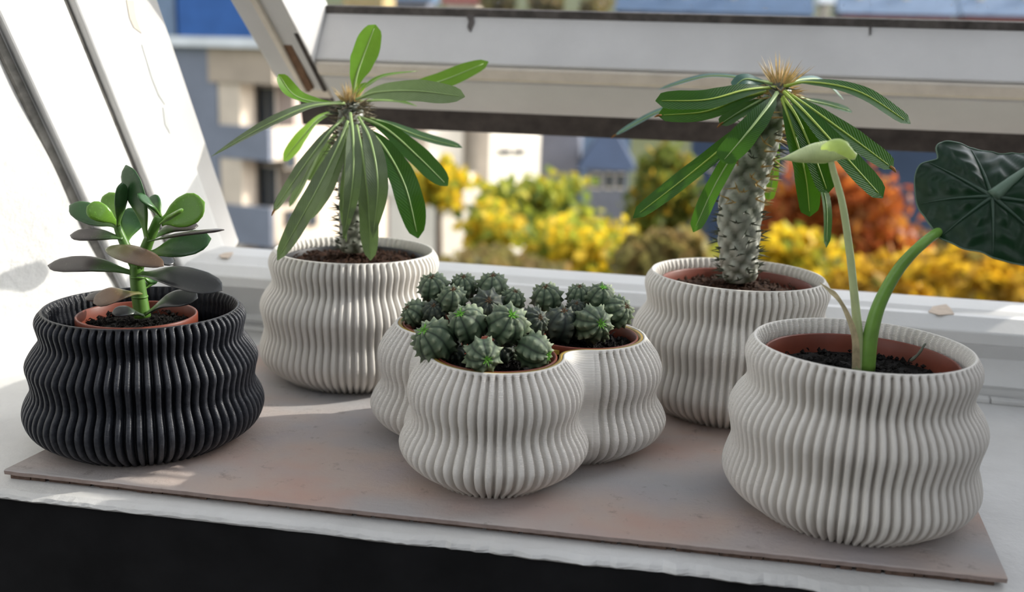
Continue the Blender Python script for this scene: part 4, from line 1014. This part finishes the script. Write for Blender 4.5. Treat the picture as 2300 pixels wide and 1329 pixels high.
# apartment block with corner loggias
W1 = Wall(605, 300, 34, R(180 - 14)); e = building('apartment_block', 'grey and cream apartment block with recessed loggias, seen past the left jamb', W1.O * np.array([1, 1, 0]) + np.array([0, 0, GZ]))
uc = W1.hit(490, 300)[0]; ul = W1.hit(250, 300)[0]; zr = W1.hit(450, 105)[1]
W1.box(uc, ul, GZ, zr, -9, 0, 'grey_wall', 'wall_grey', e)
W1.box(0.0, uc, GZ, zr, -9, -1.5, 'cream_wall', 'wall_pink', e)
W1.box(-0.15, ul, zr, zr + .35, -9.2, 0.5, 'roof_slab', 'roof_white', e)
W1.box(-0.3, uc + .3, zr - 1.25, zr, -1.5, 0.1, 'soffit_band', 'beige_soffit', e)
for y0, y1 in ((283, 358), (462, 550), (640, 720)):
    a = W1.hit(550, y1)[1]; b_ = W1.hit(550, y0)[1]
    W1.box(-.0, uc, a, b_, -.2, .02, 'balcony_parapet', 'wall_grey', e); W1.box(0, uc, a, a + .22, -1.5, -.2, 'balcony_floor', 'beige_soffit', e)
    W1.box(-.02, .18, a, b_, -1.5, -.2, 'balcony_side', 'wall_cream', e)
for y0, y1 in ((190, 283), (366, 462), (552, 640)):
    z0, z1 = W1.hit(550, y1, -1.5)[1], W1.hit(550, y0, -1.5)[1]
    for x0, x1 in ((522, 556), (582, 622)):
        ua, ub = W1.hit(x0, 230, -1.5)[0], W1.hit(x1, 230, -1.5)[0]
        f = W1.box(ub, ua, z0, z1, -1.52, -1.42, 'loggia_window', 'wall_white', e); um = (ua + ub) / 2
        W1.box(ub + .06, um - .03, z0 + .08, z1 - .08, -1.42, -1.40, 'pane', 'window_dark', f); W1.box(um + .03, ua - .06, z0 + .08, z1 - .08, -1.42, -1.40, 'pane', 'window_dark', f)
    W1.box(uc - 1.0, uc - .02, W1.hit(505, y1)[1], W1.hit(505, y0 - 22)[1], -.9, -.05, 'lit_pier', 'wall_cream', e)
# the block's sunlit right side
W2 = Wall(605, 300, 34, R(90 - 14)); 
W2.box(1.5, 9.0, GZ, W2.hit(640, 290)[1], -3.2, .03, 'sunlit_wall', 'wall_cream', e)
for (x0, y0, x1, y1) in ((640, 345, 668, 380), (690, 345, 715, 380), (640, 470, 668, 510), (690, 470, 715, 510)):
    f = W2.pbox(x0, y0, x1, y1, .0, .08, 'side_window', 'beige_soffit', e); W2.pbox(x0 + 3, y0 + 3, x1 - 3, y1 - 3, .08, .11, 'pane', 'window_dark', f)

def block(name, label, Y, rect, mat, roofmat=None, depth=6, rot=0.0, roof='flat', windows=(), rh=0.4, sidemat=None):
    """building whose front covers a photo rectangle at distance Y, standing on the ground"""
    x0, y0, x1, y1 = rect; Wl = Wall((x0 + x1) / 2, (y0 + y1) / 2, Y, R(rot)); ua, zt = Wl.hit(x0, y0); ub, _ = Wl.hit(x1, y0); zb = Wl.hit(x0, y1)[1]
    u0, u1 = min(ua, ub), max(ua, ub); zb = min(zb, GZ if Y < 60 else zb - 4)
    e = building(name, label, Wl.O * np.array([1, 1, 0]) + np.array([0, 0, zb]))
    Wl.box(u0, u1, zb, zt, -depth, 0, 'wall', mat, e)
    if roof == 'flat': Wl.box(u0 - .2, u1 + .2, zt, zt + rh, -depth - .2, .25, 'roof', roofmat, e)
    else:
        C0 = Wl.O * np.array([1, 1, 0]); f_ = lambda u, n, z: C0 + Wl.U * u + Wl.N * n + np.array([0, 0, z])
        ov = .5; um0, um1 = (u0 + min(depth / 2, (u1 - u0) / 2.2), u1 - min(depth / 2, (u1 - u0) / 2.2)) if roof == 'hip' else (u0 - ov, u1 + ov)
        V = [f_(u0 - ov, ov, zt), f_(u1 + ov, ov, zt), f_(u1 + ov, -depth - ov, zt), f_(u0 - ov, -depth - ov, zt), f_(um0, -depth / 2, zt + rh), f_(um1, -depth / 2, zt + rh)]
        o = mesh('roof', V, [(0, 1, 5, 4), (1, 2, 5), (2, 3, 4, 5), (3, 0, 4), (3, 2, 1, 0)], roofmat, None, False); anchored(o, V[0]); set_parent(o, e)
    for (a, b_, c, d) in windows:
        f = Wl.pbox(a, b_, c, d, -.05, .06, 'window', 'wall_white', e); sx, sy = (c - a) * .1, (d - b_) * .1
        Wl.pbox(a + sx, b_ + sy, c - sx, d - sy, .06, .09, 'pane', 'window_dark', f)
    return e, Wl
block('tall_block', 'blue clad tall building rising behind the apartment block', 66, (394, -90, 640, 92), 'wall_blue', 'roof_blue', 8, 8, windows=())
block('tall_block', 'grey tower wall left of the blue clad building', 66, (250, -90, 388, 92), 'wall_bluegrey', 'roof_blue', 6, 8)
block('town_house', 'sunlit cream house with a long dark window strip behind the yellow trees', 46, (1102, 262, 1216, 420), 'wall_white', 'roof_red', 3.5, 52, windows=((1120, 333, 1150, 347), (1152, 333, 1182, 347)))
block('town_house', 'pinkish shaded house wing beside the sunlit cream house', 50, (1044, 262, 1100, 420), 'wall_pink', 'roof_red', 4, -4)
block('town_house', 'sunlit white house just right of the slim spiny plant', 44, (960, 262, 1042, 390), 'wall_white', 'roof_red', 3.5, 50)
block('town_house', 'low beige house behind the drooping right leaves of the slim plant', 32, (868, 445, 985, 600), 'wall_pink', 'wall_cream', 5, 0, windows=((880, 490, 900, 540), (925, 490, 945, 540)), rh=.5)
block('garden_shed', 'small white sunlit shed in front of the low beige house', 28, (986, 460, 1058, 600), 'wall_white', 'wall_white', 3, 45)
block('slate_house', 'slate grey house wall left of the dark hipped roof', 52, (1217, 262, 1302, 430), 'wall_slate', 'roof_dark', 8, 4)
block('slate_house', 'dark blue hipped roof house between the yellow trees', 50, (1318, 378, 1408, 470), 'wall_slate', 'roof_dark', 7, 4, 'hip', windows=((1330, 388, 1350, 425), (1358, 388, 1378, 425), (1384, 388, 1404, 425)), rh=2.2)
block('slate_house', 'blue grey house behind the dark hipped roof', 66, (1296, 262, 1420, 352), 'wall_bluegrey', 'roof_blue', 8, 4)
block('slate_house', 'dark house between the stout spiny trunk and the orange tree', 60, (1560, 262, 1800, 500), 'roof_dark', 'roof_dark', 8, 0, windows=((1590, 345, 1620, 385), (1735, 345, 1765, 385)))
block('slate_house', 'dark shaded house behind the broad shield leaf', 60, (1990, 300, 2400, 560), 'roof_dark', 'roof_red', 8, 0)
# hillside roofs seen through the glass above the sash rail
far = [('town_house', 'far ochre house seen through the pane beside the left stile', 120, (770, -20, 860, 60), 'wall_ochre', 'roof_blue'),
       ('town_house', 'far cream house with a red roof seen through the pane', 118, (1000, 8, 1072, 60), 'wall_cream', 'roof_red'),
       ('town_house', 'far slate house left of the red roof seen through the pane', 132, (880, 0, 960, 60), 'wall_slate', 'roof_blue'),
       ('town_house', 'long far blue grey roofed row seen through the pane above the stout plant', 110, (1390, 24, 1818, 70), 'wall_slate', 'roof_blue'),
       ('town_house', 'far white gabled house seen through the pane between two blue roofs', 112, (1850, 8, 1864, 70), 'wall_cream', 'roof_white'),
       ('town_house', 'far dark red house under a blue roof seen through the pane', 112, (1892, 30, 2140, 80), 'roof_red', 'wall_bluegrey'),
       ('town_house', 'far pale blue roofed house at the right end of the pane', 116, (2170, 34, 2420, 90), 'roof_red', 'wall_bluegrey')]
for nm, lb, Y, rc, mw, mr in far:
    e_, Wl_ = block(nm, lb, Y, rc, mw, mr, 5, rng.uniform(-2, 2), 'gable', rh=2.2)
    for k in range(max(1, (rc[2] - rc[0]) // 110)):
        xx = rc[0] + 30 + k * 110 + rng.uniform(-8, 8)
        if xx < rc[2] - 14 and xx > 0:
            q_ = Wl_.hit(xx, rc[1]); Wl_.box(q_[0], q_[0] + .7, q_[1] + .6, q_[1] + 2.6, -2.6, -1.8, 'chimney', 'wall_cream', e_)

def tree(name, label, Y, px, py, rxp, rzp, mat, n=1500, size=0.28, seed=0, ry=None):
    """tree with its crown centred at a photo point at distance Y"""
    c = at(px, py, Y); k = mpp(c); rx, rz = rxp * k, rzp * k; ry_ = ry or min(rx, 2.5); rr = np.random.default_rng(seed)
    e = empty(name, (c[0], c[1], GZ)); tag(e, label, 'tree', 'autumn trees below the window')
    # lumpy crown: leaf clumps
    ncl = 26; V = []; F = []
    cl = []
    for i in range(ncl):
        d = rr.normal(size=3); d /= np.linalg.norm(d); f = rr.uniform(.35, .95); cl.append(c + d * np.array([rx, ry_, rz]) * f)
    for i in range(n):
        q_ = cl[rr.integers(ncl)] + rr.normal(size=3) * np.array([rx, ry_, rz]) * .17; s = size * rr.uniform(.6, 1.3)
        a = rr.normal(size=3); a /= np.linalg.norm(a); b_ = np.cross(a, rr.normal(size=3)); b_ /= np.linalg.norm(b_)
        m_ = len(V); V += [q_ - a * s * .6, q_ + b_ * s * .4, q_ + a * s * .6, q_ - b_ * s * .4]; F.append((m_, m_ + 1, m_ + 2, m_ + 3))
    o = mesh('foliage', V, F, mat, None, False); anchored(o, c); set_parent(o, e); tag(o, kind='stuff')
    b = MB(); b.tube([(c[0], c[1], GZ), (c[0] + .1, c[1], (GZ + c[2]) / 2), (c[0], c[1], c[2])], [.22, .16, .08], 8)
    for i in range(8):
        b.tube([np.array([c[0], c[1], c[2] - rz * .5 + i * rz * .08]), (np.array([c[0], c[1], c[2]]) + cl[i]) / 2 + np.array([0, 0, -.2]), cl[i]], [.07, .05, .02], 5)
    o = b.build('trunk', 'trunk_bark', None, True); anchored(o, (c[0], c[1], GZ)); set_parent(o, e)
T = [('small golden yellow tree behind the right leaves of the slim plant', 26, 985, 425, 75, 55, 'foliage_yellow', 900),
     ('broad yellow and green tree left of centre below the sash', 24, 1200, 470, 150, 75, 'foliage_yellowgreen', 1700),
     ('bright yellow tree in front of the broad yellow-green tree', 20, 1320, 560, 150, 90, 'foliage_yellow', 1900),
     ('yellow tree with white gaps beside the garden shed', 21, 1110, 520, 75, 60, 'foliage_yellow', 700),
     ('brownish bush at the sill behind the cacti', 17, 1120, 610, 150, 40, 'foliage_brown', 1000),
     ('tall green and orange tree left of the stout spiny trunk', 27, 1490, 430, 80, 110, 'foliage_green', 1700),
     ('olive brown tree below the tall green one', 15.5, 1500, 580, 110, 80, 'foliage_brown', 1300),
     ('orange red maple between the stalks', 25, 1900, 490, 170, 110, 'foliage_red', 2800),
     ('yellow tree behind the stout spiny trunk', 20, 1790, 580, 100, 70, 'foliage_yellow', 1300),
     ('golden shrub below the orange maple', 18, 1990, 640, 130, 55, 'foliage_gold', 1400),
     ('golden brown tree under the shield leaf', 14.5, 2190, 620, 150, 60, 'foliage_gold', 1700),
     ('dark green tree behind the shield leaf edge', 31, 2240, 520, 140, 70, 'foliage_brown', 1300),
     ('pale yellow tree behind the left pot of the stout plant', 22, 1640, 600, 110, 60, 'foliage_yellowgreen', 1200)]
for i, (lb, Y, px, py, a, b_, mt, n) in enumerate(T): tree('autumn_tree', lb, Y, px, py, a, b_, mt, n, .26 if Y < 23 else .3, 100 + i)
for i, (px, w_) in enumerate(((1122, 34), (1230, 34), (1338, 34))):
    tree('autumn_tree', ('far green tree seen through the pane above the rail, left of three', 'far green tree seen through the pane above the rail, middle of three', 'far green tree seen through the pane above the rail, right of three')[i], 105, px, 5, w_, 40, 'foliage_brown', 500, 1.1, 300 + i, 3)
